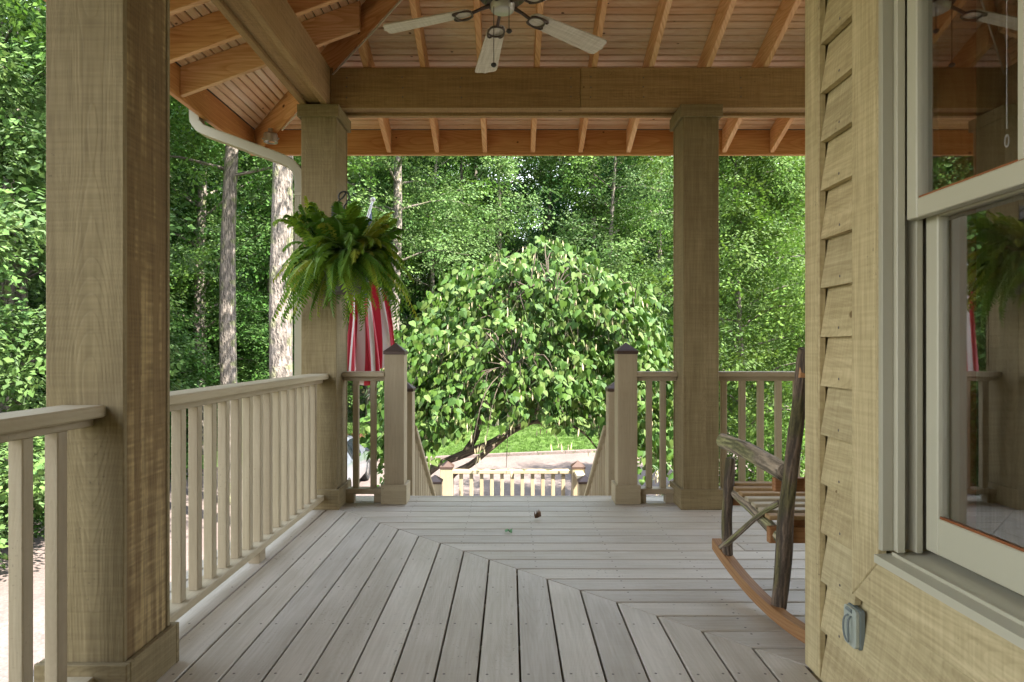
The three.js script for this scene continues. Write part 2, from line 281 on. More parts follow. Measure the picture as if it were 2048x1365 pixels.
// ------------------------------------------------------------------ porch deck
const MIT = 3.33;                                     // mitre of the deck and hip of the roof: x + d = MIT
const PITCH = 0.1453, XL = -1.63, DF = 4.945, XR = 4.0, DB = -3.4;
{
  const deck = structure('porch_deck', 'grey painted plank deck of the wraparound porch with mitred corner', 'porch deck');
  const nails = [];
  const nailAt = (x, d) => { const g = new THREE.CircleGeometry(0.0052, 6); g.rotateX(-Math.PI / 2); g.translate(x, 0.0006, -d); nails.push(g); };
  for (let k = -11; k < 9; k++) {                     // boards of the side porch, running away from the eye
    let x0 = -0.110 + k * PITCH + 0.004, x1 = x0 + PITCH - 0.008; x0 = Math.max(x0, XL); if (x1 > 1.04) x1 = 1.04; if (x1 - x0 < 0.03) continue;
    const e = 0.002, far = (x) => Math.min(DF, MIT + 0.01 - x - e);
    const g = bend(prism([[x0, DB], [x1, DB], [x1, far(x1)], [x0, far(x0)]], 0.026, 0.003, 'b'), (a, b, n) => [a, n - 0.026, -b]);
    mesh('deck_board', g, pick(M.deck, k + 40), deck);
    for (let d = 0.2; d < far(x1) - 0.05; d += 0.4064) { if (x1 - x0 > 0.1) { nailAt(x0 + 0.022 + 0.006 * R(), d + 0.01 * R()); nailAt(x1 - 0.022 - 0.006 * R(), d + 0.01 * R()); } }
  }
  for (let k = -9; k < 12; k++) {                     // boards of the front porch, running across
    let d0 = 3.34 + 0.110 + k * PITCH + 0.0052, d1 = d0 + PITCH - 0.0104; d1 = Math.min(d1, DF); if (d0 < 2.29) d0 = 2.29; if (d1 - d0 < 0.03) continue;
    const e = 0.002, left = (d) => Math.max(XL, MIT + 0.01 - d + e);
    const cut = R() < 0.4 ? lerp(1.2, 2.8, R()) : 0, spans = cut ? [[null, cut - 0.001], [cut + 0.001, XR]] : [[null, XR]];
    for (const [a0, a1] of spans) {
      const l0 = a0 ?? left(d0), l1 = a0 ?? left(d1); if (l0 > a1 - 0.1) continue;
      mesh('deck_board', bend(prism([[l0, d0], [a1, d0], [a1, d1], [l1, d1]], 0.026, 0.004, 'a'), (a, b, n) => [a, n - 0.026, -b]), pick(M.deck, k + 90 + (a0 ? 7 : 0)), deck);
    }
    for (let x = -1.5; x < 3; x += 0.4064) if (x > left(d0) + 0.03 && d1 - d0 > 0.1) { nailAt(x + 0.01 * R(), d0 + 0.024); nailAt(x + 0.01 * R(), d1 - 0.024); }
  }
  const nm = mesh('nail_heads', merge(nails), M.nail, deck); nm.userData.kind = 'stuff';
  mesh('rim_board', box(XL + 0.02, -0.93, -0.31, -0.027, -DF + 0.02, -DF + 0.06), M.rail[0], deck);
  mesh('rim_board', box(-0.929, XR, -0.31, -0.027, -DF + 0.02, -DF + 0.06), M.rail[0], deck);
  mesh('rim_board', box(XL + 0.02, XL + 0.06, -0.31, -0.027, -DF + 0.061, -DB), M.rail[1], deck);
  mesh('skirt_wall', box(XL + 0.07, XR, GY, -0.05, -DF + 0.07, -DF + 0.12), M.rail[1], deck);
  mesh('skirt_wall', box(XL + 0.07, XL + 0.12, GY, -0.05, -DF + 0.121, -DB), M.rail[1], deck);
  for (let d = DB + 0.2; d < 4.8; d += 0.4064) if (d > 0) mesh('joist', box(XL + 0.125, 1.1, -0.26, -0.0265, -d - 0.019, -d + 0.019), M.rail[1], deck);
}

// ------------------------------------------------------------------ columns
function column(label, x0, x1, d0, d1, top, sideMat = M.column) {
  const g = thing('porch_column', label, 'column', 'boxed porch columns'), t = 0.02;
  // front and back boards lap over the two side boards
  mesh('front_board', box(x0, x1, 0, top, -d0 - t, -d0, 0.003), M.column, g);
  mesh('back_board', box(x0, x1, 0, top, -d1, -d1 + t, 0.003), M.column, g);
  mesh('side_board', box(x1 - t - 0.004, x1 - 0.004, 0, top, -d1 + t + 0.001, -d0 - t - 0.001, 0.002), sideMat, g);
  mesh('side_board', box(x0 + 0.004, x0 + t + 0.004, 0, top, -d1 + t + 0.001, -d0 - t - 0.001, 0.002), sideMat, g);
  const p = 0.022, q = p + 0.001;
  mesh('plinth_board', box(x0 - p, x1 + p, 0.001, 0.14, -d0 + 0.001, -d0 + p, 0.003), M.column, g);
  mesh('plinth_board', box(x0 - p, x1 + p, 0.001, 0.14, -d1 - p, -d1 - 0.001, 0.003), M.column, g);
  mesh('plinth_board', box(x1 + 0.001, x1 + p, 0.001, 0.14, -d1, -d0, 0.003), M.column, g);
  mesh('plinth_board', box(x0 - p, x0 - 0.001, 0.001, 0.14, -d1, -d0, 0.003), M.column, g);
  const y0 = top - 0.085;
  mesh('capital_board', box(x0 - p, x1 + p, y0, top, -d0 + 0.001, -d0 + p, 0.003), M.column, g);
  mesh('capital_board', box(x0 - p, x1 + p, y0, top, -d1 - p, -d1 - 0.001, 0.003), M.column, g);
  mesh('capital_board', box(x1 + 0.001, x1 + p, y0, top, -d1, -d0, 0.003), M.column, g);
  mesh('capital_board', box(x0 - p, x0 - 0.001, y0, top, -d1, -d0, 0.003), M.column, g);
  return g;
}
const BT = 2.81, BEAM = 0.285;                        // beam underside and height
column('weathered rough sawn tan column at the rail with worn brown side', -1.452, -1.207, 2.033, 2.311, BT, M.columnWorn);
column('tan boxed corner column carrying both beams behind the fern', -1.452, -1.207, 4.522, 4.83, BT);
column('tan boxed column between stair newel and rocking chair railing', 1.205, 1.452, 4.522, 4.80, BT);

// ------------------------------------------------------------------ beams
{
  const g = thing('porch_beam', 'long tan painted beam across the front columns with butt joint', 'beam', 'porch beams');
  const d0 = 4.575, d1 = 4.775, t = 0.042;
  mesh('inner_board', box(-1.262, 0.493, BT, BT + BEAM, -d0 - t, -d0), M.beam[0], g);
  mesh('inner_board', box(0.496, XR, BT + 0.002, BT + BEAM, -d0 - t, -d0 + 0.001), M.beam[1], g);
  mesh('outer_board', box(-1.262, XR, BT, BT + BEAM, -d1, -d1 + t), M.beam[1], g);
  mesh('soffit_strip', box(-1.262, XR, BT + 0.022, BT + 0.05, -d1 + t + 0.001, -d0 - t - 0.001), M.beam[0], g);
  const dots = []; for (const x of [-1.15, -0.76, -0.35, 0.42, 0.56, 0.93, 1.62]) for (const y of [0.07, 0.14, 0.21]) { const c = new THREE.CircleGeometry(0.0055, 7); c.translate(x + 0.01 * R(), BT + y + 0.01 * R(), -d0 + 0.0018); dots.push(c); }
  const nm = mesh('nail_heads', merge(dots), M.nail, g); nm.userData.kind = 'stuff';
  const l = thing('porch_beam', 'tan painted beam over the long side railing meeting the corner column', 'beam', 'porch beams');
  const x0 = -1.457, x1 = -1.265;
  mesh('inner_board', box(x1 - t, x1, BT, BT + BEAM, -4.83, -DB), M.beam[1], l);
  mesh('outer_board', box(x0, x0 + t, BT, BT + BEAM, -4.83, -DB), M.beam[0], l);
  mesh('soffit_strip', box(x0 + t + 0.001, x1 - t - 0.001, BT + 0.022, BT + 0.05, -4.83, -DB), M.beam[0], l);
}

// ------------------------------------------------------------------ porch roof: rafters, hip, fascia, beadboard ceiling
const SL = 0.37, DE = 5.485, RP = 0.19;               // slope, eave, plumb height of a rafter
const boardY = (e) => 2.96 + SL * (DE - e);           // underside of the ceiling boards; e = d on the front slope, MIT - x on the side slope
{
  const g = thing('porch_roof', 'open pine rafter porch roof with beadboard ceiling and hip corner', 'roof');
  const rafterPoly = (e0, e1) => [[e0, boardY(e0) - RP], [e1, boardY(e1) - RP], [e1, boardY(e1) - 0.001], [e0, boardY(e0) - 0.001]];
  let k = 0;
  for (let x = -1.018; x < XR; x += 0.4033, k++) {    // front slope
    const top = x < 1.05 ? MIT - x + 0.045 : 2.29; if (top > DE - 0.15) continue;
    mesh('rafter', bend(prism(rafterPoly(top, DE), 0.038, 0.003, 'a'), (a, b, n) => [x - 0.019 + n, b, -a]), pick(M.rafter, k + 3), g);
  }
  k = 0;
  for (let d = 4.268; d > DB; d -= 0.4033, k++) {      // side slope
    const top = d > 2.285 ? d + 0.045 : 2.29; if (top > DE - 0.15) continue;
    mesh('rafter', bend(prism(rafterPoly(top, DE), 0.038, 0.003, 'a'), (a, b, n) => [MIT - a, b, -d - 0.019 + n]), pick(M.rafter, k + 33), g);
  }
  const hipY = (e) => boardY(e) - 0.005;              // hip along x = MIT - e, d = e
  mesh('hip_rafter', bend(prism([[2.30, hipY(2.30) - 0.225], [DE - 0.02, hipY(DE - 0.02) - 0.225], [DE - 0.02, hipY(DE - 0.02)], [2.30, hipY(2.30)]], 0.045, 0.003, 'a'), (a, b, n) => { const s = (n - 0.0225) / Math.SQRT2; return [MIT - a + s, b, -a + s]; }), M.rafter[0], g);
  const conduit = []; for (let i = 0; i <= 14; i++) { const e = lerp(2.6, 5.15, i / 14), w = 0.006 * Math.sin(i * 2.3); conduit.push(V(MIT - e + 0.02 + w, hipY(e) - 0.236 - Math.abs(w), -e + 0.02 + w)); }
  mesh('wire', tube(conduit, [0.006], 6, 0, 1, 40), M.gutter, g);
  mesh('fascia_board', box(MIT - DE - 0.036, XR, 2.752, 2.962, -DE - 0.037, -DE - 0.001), M.fascia, g);
  mesh('fascia_board', box(MIT - DE - 0.037, MIT - DE - 0.001, 2.752, 2.962, -DE, -DB), M.fascia, g);
  // beadboard, one board at a time; each has a bead down its middle made by two narrow strips
  const w = 0.0585 / Math.hypot(1, SL), ct = 0.018;
  k = 0;
  for (let e = DE - 0.002; e > 2.29; e -= w, k++) {
    const e1 = e - 0.0042, e0 = Math.max(2.288, e - w + 0.0042);
    const tone = k > 10 && k < 17 ? M.ceil[2] : pick(M.ceil, k * 3 + 1);  // paler pink boards near the beam: a band of light put into their colour
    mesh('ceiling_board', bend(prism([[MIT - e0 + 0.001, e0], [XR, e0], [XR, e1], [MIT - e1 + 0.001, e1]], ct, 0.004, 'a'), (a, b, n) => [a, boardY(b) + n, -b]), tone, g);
    mesh('ceiling_board', bend(prism([[DB, e0], [e0 - 0.001, e0], [e1 - 0.001, e1], [DB, e1]], ct, 0.004, 'a'), (a, b, n) => [MIT - b, boardY(b) + n, -a]), pick(M.ceil, k * 5 + 2), g);
  }
  for (let e = 2.288; e > MIT - 1.06 + 0.001; e -= w) mesh('ceiling_board', bend(prism([[DB, Math.max(e - w, MIT - 1.06)], [2.28, Math.max(e - w, MIT - 1.06)], [2.28, e], [DB, e]], ct, 0.004, 'a'), (a, b, n) => [MIT - b, boardY(b) + n, -a]), M.ceil[0], g);
  const sh = (pts) => bend(prism(pts, 0.05, 0.002, 'a'), (a, b, n) => [a, boardY(b) + ct + 0.003 + n, -b]);
  mesh('shingle_slope', sh([[MIT - 2.2, 2.2], [XR + 0.2, 2.2], [XR + 0.2, DE + 0.06], [MIT - DE - 0.06, DE + 0.06]]), M.shingle, g);
  mesh('shingle_slope', bend(prism([[DB - 0.2, 2.2], [2.198, 2.2], [DE + 0.058, DE + 0.06], [DB - 0.2, DE + 0.06]], 0.05, 0.002, 'a'), (a, b, n) => [MIT - b, boardY(b) + ct + 0.003 + n, -a]), M.shingle, g);
}
{ // gutters outside the fascias
  const prof = (n0, n1, axis) => { const w = 0.115, h = 0.11, t = 0.003, y = 2.845, list = [];
    const o = axis === 'z' ? MIT - DE - 0.038 : -DE - 0.038;
    const seg = (p0, p1, y0, y1) => axis === 'z' ? box(o - p1, o - p0, y0, y1, n0, n1, 0.001) : box(n0, n1, y0, y1, o - p1, o - p0, 0.001);
    list.push(seg(0, t, y, y + h), seg(t, w - t, y, y + t), seg(w - t, w, y, y + h)); return merge(list); };
  const a = mesh(numbered('rain_gutter'), prof(-DE - 0.15, -DB, 'z'), M.gutter, scene); a.userData = { label: 'pale metal rain gutter on the eave above the long side railing', category: 'gutter', group: 'rain gutters' };
  const b = mesh(numbered('rain_gutter'), prof(MIT - DE, XR, 'x'), M.gutter, scene); b.userData = { label: 'pale metal rain gutter along the eave over the front steps', category: 'gutter', group: 'rain gutters' };
}
{ // ribbed downspout bending from the eave to the corner column
  const g = thing('downspout', 'ribbed tan metal downspout bending from eave to corner column', 'downspout');
  const zc = -4.66, path = [[-2.245, 2.85], [-2.245, 2.80], [-2.24, 2.735], [-2.20, 2.685], [-2.13, 2.655], [-1.64, 2.475], [-1.56, 2.435], [-1.508, 2.375], [-1.497, 2.31], [-1.497, 2.2]].map(([x, y]) => V(x, y, zc));
  const ribbed = (pts, steps) => { // cross-section: rounded rectangle with ribs
    const c = new THREE.CatmullRomCurve3(pts, false, 'catmullrom', 0.2), sec = [], a = 0.034, b = 0.045, P = [], UV = [], I = [];
    const side = (x0, y0, x1, y1, n) => { for (let i = 0; i < n; i++) { const t = i / n, w = 1 - 0.17 * Math.pow(Math.sin(t * n * Math.PI / 2), 2) * (i > 0); sec.push([lerp(x0, x1, t) * (Math.abs(x0 - x1) < 1e-6 ? w : 1), lerp(y0, y1, t) * (Math.abs(y0 - y1) < 1e-6 ? w : 1)]); } };
    side(-a, -b, a, -b, 8); side(a, -b, a, b, 10); side(a, b, -a, b, 8); side(-a, b, -a, -b, 10);
    for (let i = 0; i <= steps; i++) { const p = c.getPointAt(i / steps), t = c.getTangentAt(i / steps), nx = V(-t.y, t.x, 0).normalize(), bend = 1;
      for (const [s, q] of [...sec, sec[0]]) { P.push(p.x + nx.x * s, p.y + nx.y * s, p.z + q); UV.push(0, 0); } }
    const w = sec.length + 1; for (let i = 0; i < steps; i++) for (let j = 0; j < w - 1; j++) { const q = i * w + j; I.push(q, q + 1, q + w, q + 1, q + w + 1, q + w); }
    const ge = new THREE.BufferGeometry(); ge.setAttribute('position', new THREE.Float32BufferAttribute(P, 3)); ge.setAttribute('uv', new THREE.Float32BufferAttribute(UV, 2)); ge.setIndex(I); ge.computeVertexNormals(); return ge; };
  mesh('elbow_run', ribbed(path, 60), M.spout, g);
  mesh('lower_pipe', ribbed([V(-1.497, 2.215, zc), V(-1.497, 1, zc), V(-1.497, 0.06, zc)], 3), M.spout, g);
  for (const y of [2.215, 0.5]) mesh('strap', box(-1.528, -1.452, y - 0.012, y + 0.012, zc - 0.044, zc + 0.044, 0.002), M.spout, g);
}

// ------------------------------------------------------------------ railings
const railG = 'porch railing panels';
const balG = [0, 1, 2].map(() => boxC(0, 0, 0, 0.041, 1, 0.041, 0.003));
function baluster(parent, x, z, y0, y1, i) { const m = mesh('baluster', balG[i % 3], M.rail[(i * 2) % 3], parent); m.position.set(x, (y0 + y1) / 2, z); m.scale.y = y1 - y0; m.rotation.y = (hash(i, 3, 77) > 0.5 ? Math.PI : 0) + (hash(i, 5, 78) - 0.5) * 0.05; return m; }
const RT = 0.943;
function railAlongZ(label, xc, d0, d1, blocks, first) {       // between depths d0 < d1
  const g = thing('porch_railing', label, 'railing', railG);
  mesh('top_rail', box(xc - 0.07, xc + 0.07, RT - 0.038, RT, -d1, -d0, 0.006), M.rail[0], g);
  mesh('sub_rail', box(xc - 0.03, xc + 0.03, RT - 0.066, RT - 0.0385, -d1, -d0, 0.003), M.rail[1], g);
  mesh('bottom_rail', box(xc - 0.045, xc + 0.045, 0.068, 0.104, -d1, -d0, 0.004), M.rail[0], g);
  for (const b of blocks) mesh('support_block', box(xc - 0.03, xc + 0.03, 0.001, 0.0675, -b - 0.04, -b + 0.04, 0.002), M.rail[1], g);
  let i = 0; for (let d = first; d < d1 - 0.02; d += 0.137) { if (d > d0 + 0.02) baluster(g, xc, -d, 0.1045, RT - 0.0665, i); i++; }
  return g;
}
railAlongZ('tan painted side railing from the weathered column to the corner column', -1.33, 2.312, 4.52, [3.42], 2.475);
railAlongZ('tan side railing running back toward the house rear from the weathered column', -1.33, DB, 2.03, [0.2, -2.5], -3.3);
function railAlongX(label, dc, x0, x1, xs, blocks, bot = true) {
  const g = thing('porch_railing', label, 'railing', railG), z = -dc;
  mesh('top_rail', box(x0, x1, RT - 0.038 + 0.008, RT + 0.008, z - 0.07, z + 0.07, 0.006), M.rail[1], g);
  mesh('sub_rail', box(x0, x1, RT - 0.06, RT - 0.0305, z - 0.03, z + 0.03, 0.003), M.rail[1], g);
  mesh('bottom_rail', box(x0, x1, 0.066, 0.104, z - 0.045, z + 0.045, 0.004), M.rail[1], g);
  for (const b of blocks) mesh('support_block', box(b - 0.035, b + 0.035, 0.001, 0.0655, z - 0.03, z + 0.03, 0.002), M.rail[1], g);
  xs.forEach((x, i) => baluster(g, x, z, 0.1045, RT - 0.0605, i + 1));
}
const RD = 4.74;
railAlongX('short two baluster railing between corner column and stair newel', RD, -1.206, -0.905, [-1.121, -0.994], [-1.165, -0.95]);
railAlongX('short two baluster railing between stair newel and front column', RD, 0.914, 1.204, [1.012, 1.113], [0.952, 1.16]);
railAlongX('front railing behind the log rocking chair', RD, 1.453, XR, [1.555, 1.69, 1.823, 1.953, 2.086, 2.22, 2.35, 2.48, 2.61, 2.74, 2.87, 3.0, 3.13, 3.26, 3.39, 3.52, 3.65, 3.78, 3.91], [2.4, 3.4]);

// ------------------------------------------------------------------ posts and steps
function capGeo(w, h = 0.06) { const g = merge([boxC(0, 0.012, 0, w, 0.024, w, 0.002), (() => { const c = new THREE.ConeGeometry(w / Math.SQRT2 * 0.985, h, 4, 1).toNonIndexed(); c.rotateY(Math.PI / 4); c.translate(0, 0.0245 + h / 2, 0); c.computeVertexNormals(); return c; })()]); return g; }
function post(label, xc, d0, y0, y1, w = 0.14, base = false) {
  const g = thing('newel_post', label, 'newel post', 'stair newel posts'); g.position.set(xc, y0, -d0 - w / 2);
  mesh('post', boxC(0, (y1 - y0) / 2, 0, w, y1 - y0, w, 0.004), M.rail[1], g);
  mesh('cap', at(capGeo(w + 0.012), 0, y1 - y0 + 0.0005, 0), M.cap, g);
  if (base) for (const [sx, sz] of [[1, 0], [-1, 0], [0, 1], [0, -1]]) {
    const t = 0.02, o = w / 2 + t / 2 + 0.0005;
    mesh('base_board', sx ? boxC(sx * o, 0.07, 0, t, 0.138, w - 0.002, 0.002) : boxC(0, 0.07, sz * o, w + 2 * t, 0.138, t, 0.002), M.rail[0], g);
  }
}
post('tall capped newel post beside the flag at the top of the steps', -0.834, 4.68, 0, 1.075, 0.143, true);
post('tall capped newel post beside the front column at the top of the steps', 0.846, 4.68, 0, 1.078, 0.143, true);
post('capped stair post just below the newel beside the flag', -0.835, 5.10, -0.22, 0.78);
post('capped stair post just below the newel beside the front column', 0.842, 5.10, -0.22, 0.78);
const LY = -1.2, LD0 = 6.57, LD1 = 7.5;
post('capped post at the foot of the upper steps on the flag side', -0.775, 6.65, LY, -0.27);
post('capped post at the foot of the upper steps on the column side', 0.775, 6.65, LY, -0.27);
post('sunlit capped landing post near the leaning tree trunk', -0.715, 7.30, LY, -0.235);
post('sunlit capped landing post away from the tree trunk', 0.77, 7.30, LY, -0.235);
{
  const g = thing('porch_steps', 'tan wooden steps down from the porch to a small landing', 'steps');
  for (let i = 1; i <= 6; i++) {
    const y = -i * 1.2 / 7, d = DF + (i - 1) * 0.27;
    mesh('tread', box(-0.76, 0.76, y - 0.026, y, -d - 0.283, -d - 0.01, 0.004), M.deck[i % 3], g);
    mesh('riser', box(-0.76, 0.76, y, y + 0.145, -d - 0.01, -d + 0.005, 0.002), M.rail[1], g);
  }
  mesh('riser', box(-0.76, 0.76, LY, LY + 0.145, -LD0 - 0.005, -LD0 + 0.01, 0.002), M.rail[1], g);
  for (const s of [-1, 1]) mesh('stringer', bend(prism([[DF, -0.42], [LD0 + 0.05, LY - 0.22], [LD0 + 0.05, LY], [DF, -0.03]], 0.04, 0.003, 'a'), (a, b, n) => [s * 0.785 - 0.02 + n, b, -a]), M.rail[0], g);
  for (let i = 0; i < 7; i++) mesh('landing_board', box(-0.86, 0.86, LY - 0.026, LY, -LD0 - 0.012 - i * 0.135 - 0.131, -LD0 - 0.012 - i * 0.135, 0.003), M.deck[i % 3], g);
  for (const x of [-0.78, 0.78]) for (const d of [6.72, 7.37]) mesh('support_leg', box(x - 0.07, x + 0.07, GY, LY - 0.027, -d - 0.07, -d + 0.07, 0.004), M.rail[1], g);
  for (let i = 1; i <= 7; i++) { const x = -0.86 - (i - 1) * 0.27, y = LY - i * 1.5 / 8; mesh('tread', box(x - 0.28, x, y - 0.03, y, -7.36, -6.7, 0.004), M.deck[i % 3], g); }
  mesh('stringer', bend(prism([[-2.9, GY], [-0.86, LY - 0.3], [-0.86, LY], [-2.9, GY + 0.25]], 0.04, 0.003, 'a'), (a, b, n) => [a, b, -7.42 + n]), M.rail[0], g);
}
function slopeRail(label, xc) {
  const g = thing('stair_railing', label, 'railing', 'stair railing panels');
  const d0 = 5.24, d1 = 6.65, s = (1.2 / 7) / 0.27, y = (d) => 0.50 - s * (d - d0);
  mesh('top_rail', bend(prism([[d0, y(d0) - 0.045], [d1, y(d1) - 0.045], [d1, y(d1)], [d0, y(d0)]], 0.1, 0.005, 'a'), (a, b, n) => [xc - 0.05 + n, b, -a]), M.rail[0], g);
  mesh('bottom_rail', bend(prism([[d0, y(d0) - 0.84], [d1, y(d1) - 0.84], [d1, y(d1) - 0.795], [d0, y(d0) - 0.795]], 0.06, 0.003, 'a'), (a, b, n) => [xc - 0.03 + n, b, -a]), M.rail[1], g);
  let i = 0; for (let d = d0 + 0.09; d < d1 - 0.03; d += 0.128) baluster(g, xc, -d, y(d) - 0.80, y(d) - 0.03, i++);
}
slopeRail('sloping stair railing going down beside the flag', -0.80);
slopeRail('sloping stair railing going down on the rocking chair side', 0.80);
{
  const g = thing('landing_railing', 'sunlit low railing closing the far edge of the landing', 'railing'), z = -7.37, y = -0.255;
  mesh('top_rail', box(-0.644, 0.699, y - 0.04, y, z - 0.05, z + 0.05, 0.005), M.rail[0], g);
  mesh('bottom_rail', box(-0.644, 0.699, LY + 0.08, LY + 0.12, z - 0.03, z + 0.03, 0.003), M.rail[1], g);
  for (let i = 0; i < 11; i++) baluster(g, -0.553 + i * 0.1155, z, LY + 0.121, y - 0.0405, i);
  const h = thing('landing_railing', 'short side railing of the landing beside the drooping branches', 'railing');
  mesh('top_rail', box(0.72, 0.82, y - 0.04, y, -7.299, -6.791, 0.005), M.rail[0], h);
  mesh('bottom_rail', box(0.74, 0.80, LY + 0.08, LY + 0.12, -7.299, -6.791, 0.003), M.rail[1], h);
  for (let i = 0; i < 4; i++) baluster(h, 0.77, -6.88 - i * 0.115, LY + 0.121, y - 0.0405, i);
}

// ------------------------------------------------------------------ house wall with window
const WX = 1.05, WC = 2.285, WTOP = 6.0;
{
  const g = thing('house', 'tan clapboard house wall with corner board and double hung window', 'house');
  const wz1 = 1.845, wz0 = 0.62, wy0 = 0.515, wy1 = 2.72;           // window opening: depths and heights
  // wall core round the opening
  const core = M.siding[1], cx0 = WX + 0.036, cx1 = WX + 0.18;
  mesh('wall_core', box(cx0, cx1, GY, WTOP, -WC + 0.03, -wz1, 0), core, g);
  mesh('wall_core', box(cx0, cx1, GY, WTOP, -wz0, 8, 0), core, g);
  mesh('wall_core', box(cx0, cx1, GY, wy0, -wz1 + 0.0005, -wz0 - 0.0005, 0), core, g);
  mesh('wall_core', box(cx0, cx1, wy1, WTOP, -wz1 + 0.0005, -wz0 - 0.0005, 0), core, g);
  mesh('wall_core', box(cx1 + 0.001, 9, GY, WTOP, -WC + 0.03, -WC + 0.17, 0), core, g);
  mesh('added_rear_wall', box(-2.4, cx0 - 0.001, GY, WTOP, -DB + 0.002, -DB + 0.15, 0.004), core, g);  // unseen wall added behind the camera to keep light off the front posts
  // room behind the glass
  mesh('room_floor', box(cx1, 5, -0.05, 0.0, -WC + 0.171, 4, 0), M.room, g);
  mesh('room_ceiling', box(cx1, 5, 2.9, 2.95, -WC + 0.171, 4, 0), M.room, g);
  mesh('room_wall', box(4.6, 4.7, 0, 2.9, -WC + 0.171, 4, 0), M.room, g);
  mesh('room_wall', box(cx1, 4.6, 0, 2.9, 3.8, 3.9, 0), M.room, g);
  mesh('house_roof', bend(prism([[WX - 0.05, WTOP], [9, WTOP], [9, WTOP + 0.2], [5, WTOP + 1.6]], 10.3, 0.01, 'a'), (a, b, n) => [a, b, -WC - 0.05 + n]), M.shingle, g);
  // corner boards
  mesh('corner_board', box(WX - 0.006, WX + 0.02, 0.002, 4.0, -WC - 0.02, -WC + 0.085, 0.004), M.trim, g);
  mesh('corner_board', box(WX + 0.021, WX + 0.115, 0.002, 4.0, -WC - 0.02, -WC + 0.006, 0.004), M.trim, g);
  // clapboards, each lapping the one below
  const exp = 0.1645, nails = [];
  const lap = (y, z0, z1, i) => { // tilted board: bottom proud, top tucked in
    const gg = bend(prism([[0.0, 0], [0.022, 0], [0.022, 0.002], [0.009, exp + 0.02], [0.0, exp + 0.02]].map(([a, b]) => [a, b]), z1 - z0, 0.0012, 'a'), (a, b, n) => [WX + 0.036 - a - 0.015 * (1 - b / exp), y + b, z0 + n]);
    const uv = gg.attributes.uv, p = gg.attributes.position, o = hash(i, 8, 4), q = hash(i, 9, 4); for (let k = 0; k < p.count; k++) uv.setXY(k, p.getY(k) / TU + o, p.getZ(k) / TV + q);
    mesh('siding_board', gg, M.siding[(i * 7 + 1) % 3], g);
  };
  const trimA = wz1 + 0.14, yTrimB = wy0 - 0.145;
  for (let i = -8; i < 20; i++) {
    const y = 1.158 + i * exp; if (y < -0.2) continue;
    const yy = Math.max(0.002, y);
    if (y + exp > yTrimB + 0.02 && y < wy1 + 0.1) { lap(yy, -WC + 0.0855, -trimA, i + 20); lap(yy, -wz0 + 0.145, 3.4, i + 50); }
    else lap(yy, -WC + 0.0855, 3.4, i + 20);
    const c = new THREE.CircleGeometry(0.0048, 7); c.rotateY(-Math.PI / 2); c.translate(WX + 0.0022, y + 0.028, -2.085 + 0.01 * R()); nails.push(c);
  }
  const nm = mesh('nail_heads', merge(nails), M.nail, g); nm.userData.kind = 'stuff';
  // window
  const win = new THREE.Group(); win.name = 'window'; win.userData = { label: 'grey green clad double hung window reflecting the porch' }; g.add(win);
  const fx = WX - 0.008;
  // casing with mitred lower corner
  const cas = (poly, grain) => bend(prism(poly, 0.028, 0.003, grain), (a, b, n) => [fx + 0.028 - n, b, -a]);
  mesh('casing', cas([[wz1, wy0], [trimA, yTrimB], [trimA, 3.0], [wz1, 3.0]], 'b'), M.trim, win);
  mesh('casing', cas([[wz0 - 0.14, yTrimB], [trimA - 0.002, yTrimB], [wz1 - 0.002, wy0 - 0.001], [wz0, wy0 - 0.001]], 'a'), M.trim, win);
  mesh('casing', cas([[wz0 - 0.14, yTrimB + 0.002], [wz0 - 0.002, wy0], [wz0 - 0.002, 3.0], [wz0 - 0.14, 3.0]], 'b'), M.trim, win);
  // frame: stepped jamb tracks, sill, head
  const jamb = (xa, xb, za, zb, m) => { mesh('frame', box(xa, xb, wy0 + 0.036, wy1, -za, -zb, 0.002), m, win); mesh('frame', box(xa, xb, wy0 + 0.036, wy1, -(wz0 + (wz1 - za)), -(wz0 + (wz1 - zb)), 0.002), m, win); };
  jamb(fx + 0.002, fx + 0.034, wz1, wz1 - 0.020, M.clad2);
  jamb(fx + 0.0345, fx + 0.058, wz1, wz1 - 0.036, M.clad);
  jamb(fx + 0.0585, fx + 0.085, wz1, wz1 - 0.006, M.track);
  jamb(fx + 0.0855, fx + 0.105, wz1, wz1 - 0.040, M.clad2);
  jamb(fx + 0.1055, fx + 0.15, wz1, wz1 - 0.010, M.track);
  mesh('sill', bend(prism([[0, 0], [0.19, 0], [0.19, 0.034], [0.0, 0.022]], wz1 - wz0 - 0.002, 0.003, 'a'), (a, b, n) => [fx - 0.012 + a, wy0 + b, -wz1 + 0.001 + n]), M.clad, win);
  mesh('sill_ridge', box(fx + 0.028, fx + 0.034, wy0 + 0.024, wy0 + 0.034, -wz1 + 0.021, -wz0 - 0.021, 0.001), M.clad, win);
  // sashes
  const sash = (x, za, zb, ya, yb, st, rb, rt, nx, ny) => {
    const t = 0.034;
    mesh('sash', box(x, x + t, ya, yb, -za, -za + st, 0.003), M.clad, win); mesh('sash', box(x, x + t, ya, yb, -zb - st, -zb, 0.003), M.clad, win);
    mesh('sash', box(x + 0.001, x + t - 0.001, ya, ya + rb, -za + st + 0.0005, -zb - st - 0.0005, 0.003), M.clad, win);
    mesh('sash', box(x + 0.001, x + t - 0.001, yb - rt, yb, -za + st + 0.0005, -zb - st - 0.0005, 0.003), M.clad, win);
    const gz0 = za - st, gz1 = zb + st, gy0 = ya + rb, gy1 = yb - rt;
    for (let i = 1; i < nx; i++) { const z = lerp(gz0, gz1, i / nx); mesh('muntin', box(x + 0.004, x + 0.024, gy0, gy1, -z - 0.011, -z + 0.011, 0.004), M.clad, win); }
